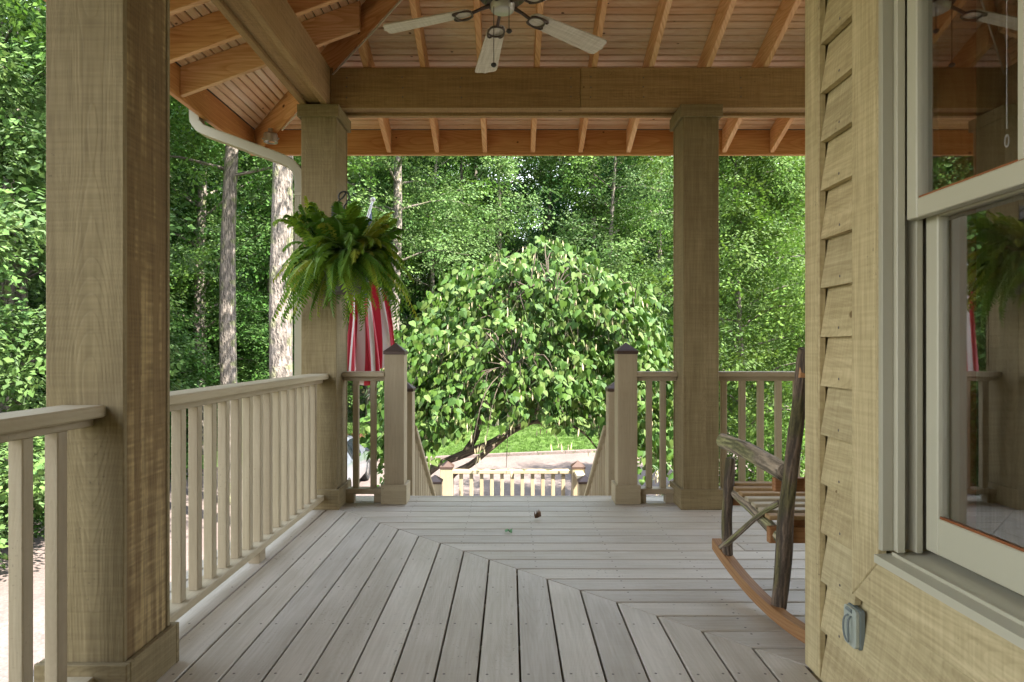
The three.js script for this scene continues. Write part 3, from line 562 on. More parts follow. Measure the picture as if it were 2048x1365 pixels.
    for (let i = 1; i < ny; i++) { const y = lerp(gy0, gy1, i / ny); for (let k = 0; k < nx; k++) { const a = lerp(gz0, gz1, k / nx) - (k ? 0.0115 : 0), b = lerp(gz0, gz1, (k + 1) / nx) + (k < nx - 1 ? 0.0115 : 0); mesh('muntin', box(x + 0.005, x + 0.023, y - 0.011, y + 0.011, -a, -b, 0.004), M.clad, win); } }
    // glazing bead and the pane
    mesh('glazing_bead', box(x + 0.006, x + 0.012, gy0, gy0 + 0.006, -gz0, -gz1, 0.001), M.sashWood, win);
    mesh('pane', box(x + 0.013, x + 0.0145, gy0 - 0.004, gy1 + 0.004, -gz0 - 0.004, -gz1 + 0.004, 0), M.glass, win);
  };
  M.glass = new THREE.MeshPhysicalMaterial({ color: 0xffffff, roughness: 0.015, transmission: 1, thickness: 0, ior: 2.9 });
  sash(fx + 0.060, wz1 - 0.037, wz0 + 0.037, 1.475, wy1 - 0.01, 0.044, 0.052, 0.05, 3, 2);
  sash(fx + 0.108, wz1 - 0.045, wz0 + 0.045, wy0 + 0.048, 1.52, 0.050, 0.098, 0.045, 1, 1);
  // stained inner jamb, stool and blind cord
  for (const [za, zb] of [[wz1 - 0.031, wz1 - 0.001], [wz0 + 0.001, wz0 + 0.031]]) mesh('inner_jamb', box(fx + 0.152, fx + 0.26, wy0, wy1, -zb, -za, 0.002), M.sashWood, win);
  mesh('inner_jamb', box(fx + 0.152, fx + 0.26, wy0 - 0.03, wy0 - 0.001, -wz1, -wz0, 0.002), M.sashWood, win);
  mesh('blind_cord', tube([V(fx + 0.18, 2.6, -1.60), V(fx + 0.18, 2.0, -1.60), V(fx + 0.18, 1.66, -1.60)], [0.0014], 5), M.white, win);
  const tas = new THREE.TorusGeometry(0.011, 0.002, 6, 16); tas.scale(0.6, 1.3, 1); tas.rotateY(Math.PI / 2); mesh('cord_loop', at(tas, fx + 0.18, 1.63, -1.60), M.white, win);
}
{ // weatherproof outlet cover on the clapboards
  const g = thing('outlet_cover', 'grey weatherproof outlet cover with wire loop below the window', 'outlet cover');
  const m = MAT([0.36, 0.39, 0.32], { roughness: 0.45 }), m2 = MAT([0.16, 0.19, 0.18], { roughness: 0.4 });
  const rr = (w, h, r) => { const s = new THREE.Shape(); s.moveTo(-w + r, -h); s.lineTo(w - r, -h); s.quadraticCurveTo(w, -h, w, -h + r); s.lineTo(w, h - r); s.quadraticCurveTo(w, h, w - r, h); s.lineTo(-w + r, h); s.quadraticCurveTo(-w, h, -w, h - r); s.lineTo(-w, -h + r); s.quadraticCurveTo(-w, -h, -w + r, -h); return s; };
  const ex = (s, d) => { const e = new THREE.ExtrudeGeometry(s, { depth: d, bevelEnabled: true, bevelSize: 0.002, bevelThickness: 0.002, bevelSegments: 2 }); e.rotateY(-Math.PI / 2); return e; };
  mesh('base_plate', ex(rr(0.036, 0.058, 0.008), 0.012), m2, g);
  const cover = mesh('cover', ex(rr(0.034, 0.056, 0.012), 0.008), m, g); cover.position.x = -0.016;
  mesh('wire_loop', tube([V(-0.028, 0.035, 0.012), V(-0.038, 0.025, 0.016), V(-0.038, -0.03, 0.016), V(-0.034, -0.045, 0.004), V(-0.038, -0.03, -0.008), V(-0.038, 0.025, -0.008), V(-0.028, 0.035, -0.004)], [0.003], 6, 0, 1, 30), m2, g);
  mesh('hinge', at(new THREE.CylinderGeometry(0.006, 0.006, 0.03, 8).rotateX(Math.PI / 2), -0.026, 0.05, 0), m2, g);
  g.position.set(WX + 0.012, 0.272, -1.985); g.scale.setScalar(1.0);
}

// ------------------------------------------------------------------ ceiling fan
{
  const g = thing('ceiling_fan', 'bronze ceiling fan with five drooping whitewashed blades and pull chains', 'ceiling fan');
  g.position.set(-0.04, 2.967, -3.46);
  const roofY = boardY(3.46) - 2.967;
  mesh('canopy', at(lathe([[0.0, 0.09], [0.03, 0.09], [0.06, 0.06], [0.075, 0.0]].map(([r, y]) => [r, -y]), 20).rotateX(0), 0, roofY - 0.002, 0), M.fanMetal, g);
  mesh('downrod', at(new THREE.CylinderGeometry(0.0125, 0.0125, roofY - 0.12, 12), 0, (roofY - 0.06) / 2 + 0.06, 0), M.fanMetal, g);
  mesh('motor_housing', lathe([[0.0, 0.17], [0.04, 0.165], [0.1, 0.145], [0.135, 0.11], [0.14, 0.06], [0.125, 0.02], [0.1, 0.004], [0.0, 0.0]].reverse(), 32), M.fanMetal, g);
  mesh('flywheel', at(new THREE.CylinderGeometry(0.085, 0.085, 0.018, 28), 0, -0.010, 0), M.fanMetal, g);
  mesh('switch_housing', lathe([[0.0, -0.062], [0.045, -0.060], [0.062, -0.05], [0.066, -0.02], [0.066, -0.0195]], 28), M.fanPlate, g);
  const blade = (() => { // outline with rounded ends and a small point at the tip, cambered and drooping
    const pts = []; const L0 = 0.17, L1 = 0.655;
    for (let i = 0; i <= 10; i++) { const a = Math.PI / 2 + Math.PI * i / 10; pts.push([L0 + 0.045 + 0.045 * Math.cos(a), 0.052 * Math.sin(a)]); }
    pts.reverse();
    const out = [[L0 + 0.045, -0.052], [L1 - 0.03, -0.070], [L1 - 0.012, -0.066], [L1 - 0.004, -0.050], [L1 - 0.002, -0.02], [L1 + 0.008, 0], [L1 - 0.002, 0.02], [L1 - 0.004, 0.050], [L1 - 0.012, 0.066], [L1 - 0.03, 0.070]];
    const poly = [...out, [L0 + 0.045, 0.052], ...Array.from({ length: 9 }, (_, i) => { const a = Math.PI / 2 + Math.PI * (i + 1) / 10; return [L0 + 0.045 + 0.045 * Math.cos(a), 0.052 * Math.sin(a)]; })];
    const ge = prism(poly, 0.008, 0.0015, 'a'), p = ge.attributes.position;
    for (let i = 0; i < p.count; i++) { const x = p.getX(i), y = p.getY(i), n = p.getZ(i); p.setXYZ(i, x, n - 0.03 + y * 0.16, y); }
    for (const atb of [ge.attributes.position, ge.attributes.uv]) for (let i = 0; i < atb.count; i += 3) for (let k = 0; k < atb.itemSize; k++) { const t = atb.array[(i + 1) * atb.itemSize + k]; atb.array[(i + 1) * atb.itemSize + k] = atb.array[(i + 2) * atb.itemSize + k]; atb.array[(i + 2) * atb.itemSize + k] = t; }
    ge.computeVertexNormals(); return ge;
  })();
  const iron = (() => { const y = -0.033, list = [tube([V(0.07, -0.012, 0), V(0.12, -0.02, 0), V(0.175, y, 0)], [0.012, 0.009, 0.009], 8)];
    for (const s of [-1, 1]) { const pts = []; for (let i = 0; i <= 12; i++) { const a = Math.PI * (0.02 + i / 12 * 1.15); pts.push(V(0.222 - 0.05 * Math.cos(a), y - 0.004 + s * 0.03 * 0.16 * 0.5, s * (0.024 + 0.022 * Math.sin(a * 0.9)))); } list.push(tube(pts, [0.0055], 6, 0, 1, 20)); }
    const ring = new THREE.TorusGeometry(0.046, 0.0055, 6, 24); ring.rotateX(Math.PI / 2); list.push(at(ring, 0.216, y - 0.004, 0)); return merge(list); })();
  const a0 = Math.atan2(0.984, -0.179);               // the blade pointing at the steps
  for (let k = 0; k < 5; k++) {
    const a = a0 + k * 2 * Math.PI / 5;
    for (const [n, ge, m] of [['blade', blade, M.blade], ['blade_iron', iron, M.fanMetal]]) { const b = mesh(n, ge, m, g); b.rotation.order = 'YZX'; b.rotation.set(0, a, -0.128); }
  }
  for (const [x, z, L] of [[-0.045, 0.05, 0.30], [0.035, 0.045, 0.12]]) {
    mesh('pull_chain', at(new THREE.CylinderGeometry(0.0022, 0.0022, L, 6), x, -0.055 - L / 2, z), M.fanMetal, g);
    mesh('chain_bob', at(lathe([[0.0, -0.014], [0.008, -0.012], [0.016, -0.004], [0.014, 0.004], [0.004, 0.01], [0, 0.012]], 14), x, -0.06 - L, z), M.dark, g);
  }
}
{ // round junction box under the hip corner
  const g = thing('light_socket', 'small round metal floodlight base under the hip corner of the roof', 'light socket');
  g.position.copy(px(541, 285, 5.2));
  const steel = MAT([0.45, 0.43, 0.40], { roughness: 0.35, metalness: 0.7 });
  mesh('box', lathe([[0.0, 0.07], [0.05, 0.07], [0.055, 0.055], [0.055, 0.0], [0.049, 0.0], [0.049, 0.05], [0.0, 0.05]].reverse(), 24), steel, g);
  mesh('mount', at(new THREE.CylinderGeometry(0.02, 0.02, 0.05, 10), 0, 0.085, 0), steel, g);
  mesh('ear', boxC(0.06, 0.03, 0.0, 0.016, 0.012, 0.01, 0.002), steel, g); mesh('ear', boxC(-0.06, 0.03, 0.0, 0.016, 0.012, 0.01, 0.002), steel, g);
  mesh('socket', at(new THREE.CylinderGeometry(0.018, 0.022, 0.04, 12), 0.01, 0.022, 0), M.cedar, g);
}

// ------------------------------------------------------------------ log rocking chair
{
  const g = thing('rocking_chair', 'rustic log rocking chair with bark posts facing the yard', 'rocking chair');
  const w = 0.56, P3 = (x, y, d) => V(x, y, -d);
  for (const s of [0, 1]) {                            // near side, then the far side
    const o = s * w, q = (x, y, d) => P3(x + o + (s ? 0.09 : 0), y, d + (s ? 0.04 : 0));
    const rk = []; for (let i = 0; i <= 16; i++) { const t = i / 16, d = lerp(2.30, 3.15, t), x = lerp(1.165, 1.0, t); rk.push([x, 0.002 + 0.62 * Math.pow(d - 2.53, 2) * (d < 2.53 ? 1.1 : 1) * 0.62, d]); }
    const P = [], UV = [], I = []; rk.forEach(([x, y, d], i) => { for (const [u, v] of [[-0.022, 0], [0.022, 0], [0.022, 0.050], [-0.022, 0.050], [-0.022, 0]]) { const p = q(x + u, y + v, d); P.push(p.x, p.y, p.z); UV.push((u + v) / TU, d / TV + s * 0.3); } });
    for (let i = 0; i < 16; i++) for (let j = 0; j < 4; j++) { const a = i * 5 + j; I.push(a, a + 5, a + 1, a + 1, a + 5, a + 6); }
    for (const r of [0, 80]) I.push(r, r + 1, r + 2, r, r + 2, r + 3);
    let ge = new THREE.BufferGeometry(); ge.setAttribute('position', new THREE.Float32BufferAttribute(P, 3)); ge.setAttribute('uv', new THREE.Float32BufferAttribute(UV, 2)); ge.setIndex(I); ge = ge.toNonIndexed(); ge.computeVertexNormals();
    mesh('rocker', ge, M.rocker, g);
    mesh('rear_post', tube([q(1.112, 0.05, 2.69), q(1.118, 0.25, 2.665), q(1.115, 0.50, 2.62), q(1.112, 0.75, 2.545), q(1.105, 0.95, 2.475), q(1.10, 1.118, 2.43)], [0.030, 0.032, 0.030, 0.029, 0.026, 0.024], 12, 0.12, 3 + s), M.barkLog, g);
    mesh('front_leg', tube([q(1.026, 0.14, 3.06), q(1.025, 0.28, 3.075), q(1.035, 0.45, 3.08), q(1.045, 0.60, 3.08)], [0.026, 0.025, 0.024, 0.022], 10, 0.14, 8 + s), M.barkLog, g);
    mesh('armrest', tube([q(1.038, 0.668, 3.17), q(1.065, 0.66, 2.95), q(1.10, 0.622, 2.60)], [0.036, 0.04, 0.038], 14, 0.08, 12 + s), M.barkArm, g);
    mesh('brace', tube([q(1.0, 0.155, 3.115), q(1.03, 0.27, 2.96), q(1.075, 0.42, 2.77), q(1.10, 0.49, 2.655)], [0.014, 0.013, 0.012, 0.013], 8, 0.12, 15 + s), M.barkArm, g);
    mesh('seat_rail', tube([q(1.055, 0.445, 3.10), q(1.08, 0.405, 2.9), q(1.115, 0.335, 2.66)], [0.022, 0.024, 0.024], 8, 0.08, 19 + s), M.barkArm, g);
  }
  const bar = (name, x0, x1, y, d, hy, hd, m = M.cedar) => mesh(name, boxC((x0 + x1) / 2, y, -d, x1 - x0, hy, hd, 0.003), m, g);
  bar('front_rail', 1.03, 1.66, 0.405, 3.10, 0.062, 0.035, M.chairRail);
  bar('rear_rail', 1.075, 1.80, 0.345, 2.71, 0.065, 0.035, M.chairRail);
  bar('seat_support', 1.15, 1.70, 0.385, 2.78, 0.05, 0.03, M.chairRail);
  for (let i = 0; i < 7; i++) { const t = i / 6, d = lerp(3.11, 2.72, t); bar('seat_slat', 1.045 + 0.03 * t, 1.70, lerp(0.452, 0.398, t) + 0.018, d, 0.018, 0.05, pick([M.rail[1], M.beam[1], M.rail[0]], i + 5)); }
  bar('back_rail', 1.075, 1.78, 0.565, 2.655, 0.055, 0.03, M.chairRail);
  bar('back_rail', 1.082, 1.78, 1.035, 2.445, 0.05, 0.032);
  for (let i = 0; i < 5; i++) { const x = 1.22 + i * 0.11; mesh('back_slat', bend(prism([[-0.03, 0], [0.03, 0], [0.03, 0.52], [-0.03, 0.52]], 0.014, 0.002, 'b'), (a, b, n) => [x + a, 0.55 + b, -2.64 + b * 0.42 - n]), M.cedar, g); }
}

// ------------------------------------------------------------------ hanging fern
{
  const cx = -1.075, cz = -4.22, hookY = 2.09;
  const br = thing('plant_bracket', 'thin black iron bracket fixed to the corner column for the fern', 'bracket');
  mesh('arm', tube([V(-1.225, 2.07, -4.521), V(-1.19, 2.09, -4.44), V(-1.13, 2.105, -4.32), V(cx - 0.005, 2.10, cz + 0.005), V(cx + 0.02, 2.115, cz + 0.045)], [0.006], 8, 0, 1, 24), M.dark, br);
  mesh('wall_plate', boxC(-1.225, 2.04, -4.518, 0.03, 0.14, 0.006, 0.002), M.dark, br);
  const g = thing('hanging_fern', 'lush green fern in a dark hanging basket before the corner column', 'fern');
  const hook = []; for (let i = 0; i <= 14; i++) { const a = Math.PI * (1.15 - i / 14 * 1.45); hook.push(V(cx - 0.002 + 0.034 * Math.cos(a), hookY + 0.012 + 0.034 * Math.sin(a), cz)); } hook.push(V(cx + 0.015, hookY - 0.03, cz), V(cx, hookY - 0.045, cz), V(cx, hookY - 0.07, cz));
  mesh('hook', tube(hook, [0.006], 8, 0, 1, 40), M.dark, g);
  const py = 1.475, pt = py + 0.15;
  for (let k = 0; k < 3; k++) { const a = 0.4 + k * 2.094; mesh('hanger_wire', tube([V(cx, hookY - 0.068, cz), V(cx + 0.06 * Math.cos(a), lerp(hookY, pt, 0.5), cz + 0.06 * Math.sin(a)), V(cx + 0.125 * Math.cos(a), pt, cz + 0.125 * Math.sin(a))], [0.0025], 5), M.dark, g); }
  const pot = lathe([[0.0, 0.0], [0.095, 0.0], [0.1, 0.006], [0.125, 0.14], [0.133, 0.142], [0.133, 0.158], [0.124, 0.158], [0.12, 0.14], [0.0, 0.135]], 36), pp = pot.attributes.position;
  for (let i = 0; i < pp.count; i++) { const x = pp.getX(i), y = pp.getY(i), z = pp.getZ(i), a = Math.atan2(z, x), r = Math.hypot(x, z); if (r > 0.09 && y < 0.141) { const k = 1 + 0.03 * Math.sin(a * 18); pp.setX(i, x * k); pp.setZ(i, z * k); } }
  pot.computeVertexNormals(); mesh('pot', at(pot, cx, py, cz), M.pot, g);
  const mats = [leafMat([0.14, 0.27, 0.02], 0.48), leafMat([0.21, 0.34, 0.024], 0.5), leafMat([0.08, 0.185, 0.015], 0.45), leafMat([0.31, 0.36, 0.03], 0.5)];
  // fronds: an arching rib with paired leaflets
  const frond = (L, rise, seed) => {
    const r = rng(seed), n = 36, P = [], I = [], pt = (t) => { const o = L * (t * 0.78 - 0.20 * t * t * rise), y = L * (rise * (1.15 * t - 0.25 * t * t) - (1.5 - rise * 0.6) * t * t * 0.62); return V(o, y, 0.04 * Math.sin(t * 3 + seed) * t); };
    for (let i = 0; i < n; i++) { // rib as a thin strip, leaflets as narrow folded blades
      const t = (i + 0.6) / n, p = pt(t), q = pt(t + 0.02), dir = q.clone().sub(p).normalize(), side = V(0, 0, 1), up = dir.clone().cross(side).negate();
      const len = 0.043 * Math.pow(Math.sin(Math.PI * Math.pow(clamp(t * 0.97 + 0.03), 0.62)), 0.75) * (0.85 + 0.3 * r()) + 0.004, wd = L / n * 0.46;
      for (const s of [-1, 1]) {
        const tip = p.clone().addScaledVector(side, s * len).addScaledVector(dir, 0.012 + 0.01 * r()).addScaledVector(up, -0.010 - 0.014 * r()), b = P.length / 3;
        const a0 = p.clone().addScaledVector(dir, -wd), a1 = p.clone().addScaledVector(dir, wd), m0 = p.clone().lerp(tip, 0.55).addScaledVector(dir, -wd * 0.8), m1 = p.clone().lerp(tip, 0.55).addScaledVector(dir, wd * 0.95);
        for (const v of [a0, a1, m0, m1, tip]) P.push(v.x, v.y, v.z);
        s > 0 ? I.push(b, b + 1, b + 3, b, b + 3, b + 2, b + 2, b + 3, b + 4) : I.push(b, b + 3, b + 1, b, b + 2, b + 3, b + 2, b + 4, b + 3);
      }
    }
    const ge = new THREE.BufferGeometry(); ge.setAttribute('position', new THREE.Float32BufferAttribute(P, 3)); ge.setIndex(I); ge.computeVertexNormals();
    const rib = tube([pt(0), pt(0.25), pt(0.5), pt(0.75), pt(1)], [0.0022, 0.001], 3, 0, 1, 10); rib.deleteAttribute('uv');
    return mergeGeometries([ge, rib]);
  };
  const r = rng(99), vars = [];
  for (let i = 0; i < 16; i++) vars.push(frond(lerp(0.33, 0.50, r()), [1.35, 1.2, 1.0, 0.85, 0.7, 0.55, 0.38, 0.15][i % 8] + 0.1 * r(), 100 + i));
  for (let k = 0; k < 330; k++) {
    const v = Math.floor(r() * 16), m = mesh('frond', vars[v], mats[r() < 0.12 ? 3 : Math.floor(r() * 3)], g), a = k * 2.39996 + 0.4 * r(), rad = 0.02 + 0.09 * r();
    m.position.set(cx + rad * Math.cos(a), pt + 0.005 + 0.03 * r(), cz - rad * Math.sin(a)); m.rotation.order = 'YXZ'; m.rotation.set((r() - 0.5) * 0.7, a + (r() - 0.5) * 0.5, (r() - 0.5) * 0.25); m.scale.setScalar(0.98 + 0.32 * r());
  }
}

// ------------------------------------------------------------------ flag on a pole outside the corner column
{
  const g = thing('flag', 'red and white striped flag hanging from a white angled pole', 'flag');
  const base = V(-1.23, 1.52, -4.833), tip = px(745, 402, 5.62), dir = tip.clone().sub(base);
  mesh('pole', tube([base, base.clone().lerp(tip, 0.5), tip], [0.0135, 0.0125, 0.0115], 12), M.white, g);
  const k = mesh('finial', lathe([[0, -0.012], [0.015, -0.01], [0.019, 0.004], [0.022, 0.014], [0.019, 0.028], [0.009, 0.036], [0, 0.037]], 16), M.white, g); k.position.copy(tip); k.quaternion.setFromUnitVectors(V(0, 1, 0), dir.clone().normalize());
  mesh('bracket', boxC(-1.23, 1.51, -4.836, 0.05, 0.11, 0.01, 0.003), M.white, g);
  const flagTex = (() => { const c = document.createElement('canvas'); c.width = 760; c.height = 400; const x = c.getContext('2d');
    for (let i = 0; i < 13; i++) { x.fillStyle = i % 2 ? '#cdc3bf' : '#b01a30'; x.fillRect(0, i * 400 / 13, 760, 400 / 13 + 1); }
    x.fillStyle = '#23305e'; x.fillRect(0, 0, 304, 400 * 7 / 13); x.fillStyle = '#f2f2f2';
    for (let r = 0; r < 9; r++) for (let q = 0; q < (r % 2 ? 5 : 6); q++) { const sx = 25 + q * 50.6 + (r % 2 ? 25.3 : 0), sy = 21.5 + r * 21.5; x.beginPath(); for (let i = 0; i < 10; i++) { const a = -Math.PI / 2 + i * Math.PI / 5, rr = i % 2 ? 3.6 : 9; x[i ? 'lineTo' : 'moveTo'](sx + rr * Math.cos(a), sy + rr * Math.sin(a)); } x.fill(); }
    const t = new THREE.CanvasTexture(c); t.colorSpace = THREE.SRGBColorSpace; return t; })();
  const nu = 60, nv = 60, P = [], UV = [], I = [], H = 0.9, L = 1.40, u0 = dir.length() - 0.05;
  for (let j = 0; j <= nv; j++) for (let i = 0; i <= nu; i++) {
    const s = i / nu, t = j / nv;                      // s down the hoist from the tip, t along the fly
    const p = base.clone().addScaledVector(dir.clone().normalize(), u0 - s * H);
    const fold = 0.045 * Math.sin(s * 15 + t * 2.0) * smooth(0, 0.35, t) + 0.02 * Math.sin(s * 31 + 1 + t * 4) * smooth(0.1, 0.6, t);
    const sx = lerp(0.21, -0.11, s) * smooth(0.0, 1, t) * 1.0, drop = L * t * (0.985 - 0.05 * Math.sin(s * 5));
    UV.push(t, 1 - s);
    P.push(p.x + sx + fold * 0.9, Math.max(p.y - drop * (1 - 0.14 * s), 0.86 + 0.04 * Math.sin(s * 9)), p.z + lerp(0.12, -0.06, s) * t + fold * 1.3);
  }
  for (let j = 0; j < nv; j++) for (let i = 0; i < nu; i++) { const a = j * (nu + 1) + i; I.push(a, a + 1, a + nu + 1, a + 1, a + nu + 2, a + nu + 1); }
  const ge = new THREE.BufferGeometry(); ge.setAttribute('position', new THREE.Float32BufferAttribute(P, 3)); ge.setAttribute('uv', new THREE.Float32BufferAttribute(UV, 2)); ge.setIndex(I); ge.computeVertexNormals();
  mesh('cloth', ge, new THREE.MeshPhysicalMaterial({ map: flagTex, roughness: 0.8, transmission: 0.3, thickness: 0, side: THREE.DoubleSide }), g);
}

// ------------------------------------------------------------------ leaves dropped on the deck
{
  const leafy = (n, r, seed, curl) => { const q = rng(seed), P = [0, 0.012, 0], I = []; for (let i = 0; i < n; i++) { const a = i / n * 2 * Math.PI, k = r * (0.55 + 0.5 * q()); P.push(k * Math.cos(a), 0.002 + curl * q() + (i % 3 === 0 ? curl : 0), k * 0.75 * Math.sin(a)); I.push(0, 1 + (i + 1) % n, 1 + i); } const ge = new THREE.BufferGeometry(); ge.setAttribute('position', new THREE.Float32BufferAttribute(P, 3)); ge.setIndex(I); ge.computeVertexNormals(); return ge; };
  const a = mesh('dry_leaf', leafy(11, 0.028, 5, 0.035), MAT([0.15, 0.075, 0.035], { side: THREE.DoubleSide, roughness: 0.8 }), scene);
  a.position.set(55 * 4.24 / F, 0.001, -4.24); a.userData = { label: 'curled brown dry leaf lying on the deck boards', category: 'leaf' };
  const b = mesh('green_leaf', leafy(13, 0.03, 8, 0.016), leafMat([0.22, 0.42, 0.22], 0.2), scene);
  b.position.set(-3 * 3.94 / F, 0.001, -3.94); b.userData = { label: 'small torn green leaf lying on the deck boards', category: 'leaf' };
}

// ------------------------------------------------------------------ redbud before the landing
function heart(w, h) { // folded heart-shaped leaf hanging from its stalk, tip down (-y), face +z
  const half = [[0, 0], [0.22, 0.10], [0.42, 0.04], [0.5, -0.16], [0.45, -0.40], [0.25, -0.70], [0, -1.06]], P = [], I = [];
  for (const s of [1, -1]) { const b = P.length / 3; half.forEach(([x, y]) => P.push(s * x * w, y * h, -Math.abs(x) * w * 0.28 - (y * y) * h * 0.12)); for (let i = 1; i < half.length - 1; i++) { s > 0 ? I.push(b, b + i + 1, b + i) : I.push(b, b + i, b + i + 1); } }
  const g = new THREE.BufferGeometry(); g.setAttribute('position', new THREE.Float32BufferAttribute(P, 3)); g.setIndex(I); g.computeVertexNormals(); return g;
}
{
  const g = thing('redbud_tree', 'leaning redbud tree with heart shaped leaves behind the landing', 'tree');
  const r = rng(314), C = V(0.36, 0.55, -8.75);
  const limbs = [], ends = [];
  const base = V(-1.75, GY, -8.35), fork = px(855, 945, 8.35), add = (pts, rad, sd) => limbs.push(tube(pts, rad, 8, 0.12, sd));
  add([base, V(-1.6, -1.6, -8.35), V(-1.3, -0.9, -8.35), fork, px(930, 908, 8.4), px(985, 885, 8.5), px(1045, 845, 8.6), px(1110, 790, 8.7)], [0.10, 0.085, 0.07, 0.058, 0.05, 0.043, 0.034, 0.022], 1);
  add([V(-1.15, -1.2, -8.2), px(905, 950, 8.2), px(940, 930, 8.2), px(990, 890, 8.25), px(1030, 862, 8.35), px(1110, 828, 8.5)], [0.05, 0.045, 0.04, 0.034, 0.026, 0.014], 2);
  add([px(930, 908, 8.4), px(955, 862, 8.6), px(958, 800, 8.8), px(985, 720, 8.9), px(1010, 640, 9.0)], [0.05, 0.042, 0.034, 0.025, 0.012], 3);
  add([px(1045, 845, 8.6), px(1110, 845, 8.5), px(1160, 860, 8.3), px(1200, 905, 8.1)], [0.03, 0.022, 0.016, 0.008], 4);
  const inside = (p) => { // canopy outline: dome leaning over the landing, hollow underneath
    const x = (p.x - C.x) / 1.95, z = (p.z - C.z) / 1.55, y = p.y;
    const q = (x * x + z * z) * (1 + 0.7 * (noise(Math.atan2(z, x) * 1.6 + 30, p.y * 2.4 + 30, 17) - 0.45)); if (q > 1) return -1;
    const top = 0.35 + 2.05 * Math.pow(1 - q, 0.62) * (1 - 0.10 * x) + 0.75 * (noise(p.x * 2.6 + 20, p.z * 2.6 + 20, 7) - 0.5);
    const bot = -0.40 + 0.85 * Math.pow(1 - q, 0.4) * (p.z > C.z - 0.2 ? 1 : 0.9) - 0.75 * smooth(0.35, 0.95, x * x);
    if (y > top || y < bot) return -1;
    return Math.min(top - y, (1 - Math.sqrt(q)) * 1.7);
  };
  // twigs to points through the canopy; leaves hang in rows along them
  const leaves = [], pods = [];
  let tries = 0;
  const anchors = [px(1110, 790, 8.7), px(1010, 640, 9.0), px(985, 720, 8.9), px(1110, 828, 8.5), px(1045, 845, 8.6), px(955, 862, 8.6), px(1200, 905, 8.1)];
  for (let i = 0, t = 0; i < 22 && t < 4000; t++) { // secondary boughs
    const p = V(C.x + (r() * 2 - 1) * 1.6, lerp(-0.2, 2.1, r()), C.z + (r() * 2 - 1) * 1.25); if (inside(p) < 0.18) continue;
    let best = anchors[0]; for (const a of anchors) if (a.y < p.y + 0.2 && a.distanceTo(p) < best.distanceTo(p)) best = a;
    const mid = best.clone().lerp(p, 0.5); mid.x += (r() - 0.5) * 0.35; mid.z += (r() - 0.5) * 0.35; mid.y += 0.12 * r();
    limbs.push(tube([best, mid, p], [0.019, 0.014, 0.008], 6, 0.12, 60 + i, 10)); anchors.push(p, mid); i++;
  }
  while (ends.length < 1500 && tries++ < 90000) {
    const p = V(C.x + (r() * 2 - 1) * 1.95, lerp(-1.0, 2.6, r()), C.z + (r() * 2 - 1) * 1.55), d = inside(p);
    if (d < 0.0 || (d > 0.5 && r() > 0.4)) continue;
    ends.push(p);
    let best = anchors[0]; for (const a of anchors) if (a.distanceTo(p) < best.distanceTo(p)) best = a;
    const mid = best.clone().lerp(p, 0.55); mid.y += 0.14 + 0.12 * r(); mid.x += (r() - 0.5) * 0.25; mid.z += (r() - 0.5) * 0.25;
    if (ends.length % 4 === 0) limbs.push(tube([best, mid, p], [0.009, 0.006, 0.003], 5, 0.1, ends.length, 6));
    const out = p.clone().sub(C).setY(0).normalize(), dir = V(out.x + (r() - 0.5) * 0.9, -0.18 + (r() - 0.5) * 0.5, out.z + (r() - 0.5) * 0.9).normalize(), n = 10 + Math.floor(r() * 5);
    for (let i = 0; i < n; i++) {
      const q = p.clone().addScaledVector(dir, (i / n - 0.3) * 0.62); if (q.y < 0.28 - 0.75 * smooth(0.55, 1.3, Math.abs(q.x - C.x + 0.15))) continue; q.x += (r() - 0.5) * 0.10; q.z += (r() - 0.5) * 0.10; q.y += (r() - 0.5) * 0.09 - Math.pow(i / n, 2) * 0.12;
      const yaw = Math.atan2(out.x, out.z) + (r() - 0.5) * 3.4, tilt = 0.25 - 1.25 * r();
      leaves.push({ p: q, e: new THREE.Euler(tilt, yaw, (r() - 0.5) * 1.1, 'YXZ'), s: lerp(0.5, 0.98, Math.pow(r(), 0.8)), k: r() });
    }
    if (r() < 0.55) for (let i = 0; i < 4; i++) pods.push(p.clone().add(V((r() - 0.5) * 0.2, -0.02 * r(), (r() - 0.5) * 0.2)));
  }
  mesh('trunk', merge(limbs.slice(0, 4)), M.barkDark, g);
  mesh('branches', merge(limbs.slice(4)), M.barkDark, g).userData.kind = 'stuff';
  const hg = [heart(0.105, 0.105), heart(0.098, 0.112), heart(0.112, 0.10)], hm = [leafMat([0.062, 0.14, 0.014], 0.42), leafMat([0.082, 0.165, 0.016], 0.44), leafMat([0.04, 0.10, 0.012], 0.40), leafMat([0.115, 0.18, 0.035], 0.44)];
  for (const m of hm) { m.roughness = 0.65; m.specularIntensity = 0.6; }
  leaves.sort((a, b) => b.p.z - a.p.z);
  const rest = hg.map(() => hm.map(() => [])), dm = new THREE.Object3D();
  const step = 3; let built = 0;
  leaves.forEach((l, i) => {
    const gi = i % 3, mi = Math.floor(l.k * 4) % 4;
    if (i % step === 0 && built < 290) { built++; const m = mesh('leaf', hg[gi], hm[mi], g); m.position.copy(l.p); m.rotation.copy(l.e); m.scale.setScalar(l.s); }
    else { dm.position.copy(l.p); dm.rotation.copy(l.e); dm.scale.setScalar(l.s); dm.updateMatrix(); rest[gi][mi].push(dm.matrix.clone()); }
  });
  rest.forEach((row, gi) => row.forEach((list, mi) => { const im = new THREE.InstancedMesh(hg[gi], hm[mi], list.length); list.forEach((m, i) => im.setMatrixAt(i, m)); im.name = 'foliage'; im.userData.kind = 'stuff'; g.add(im); }));
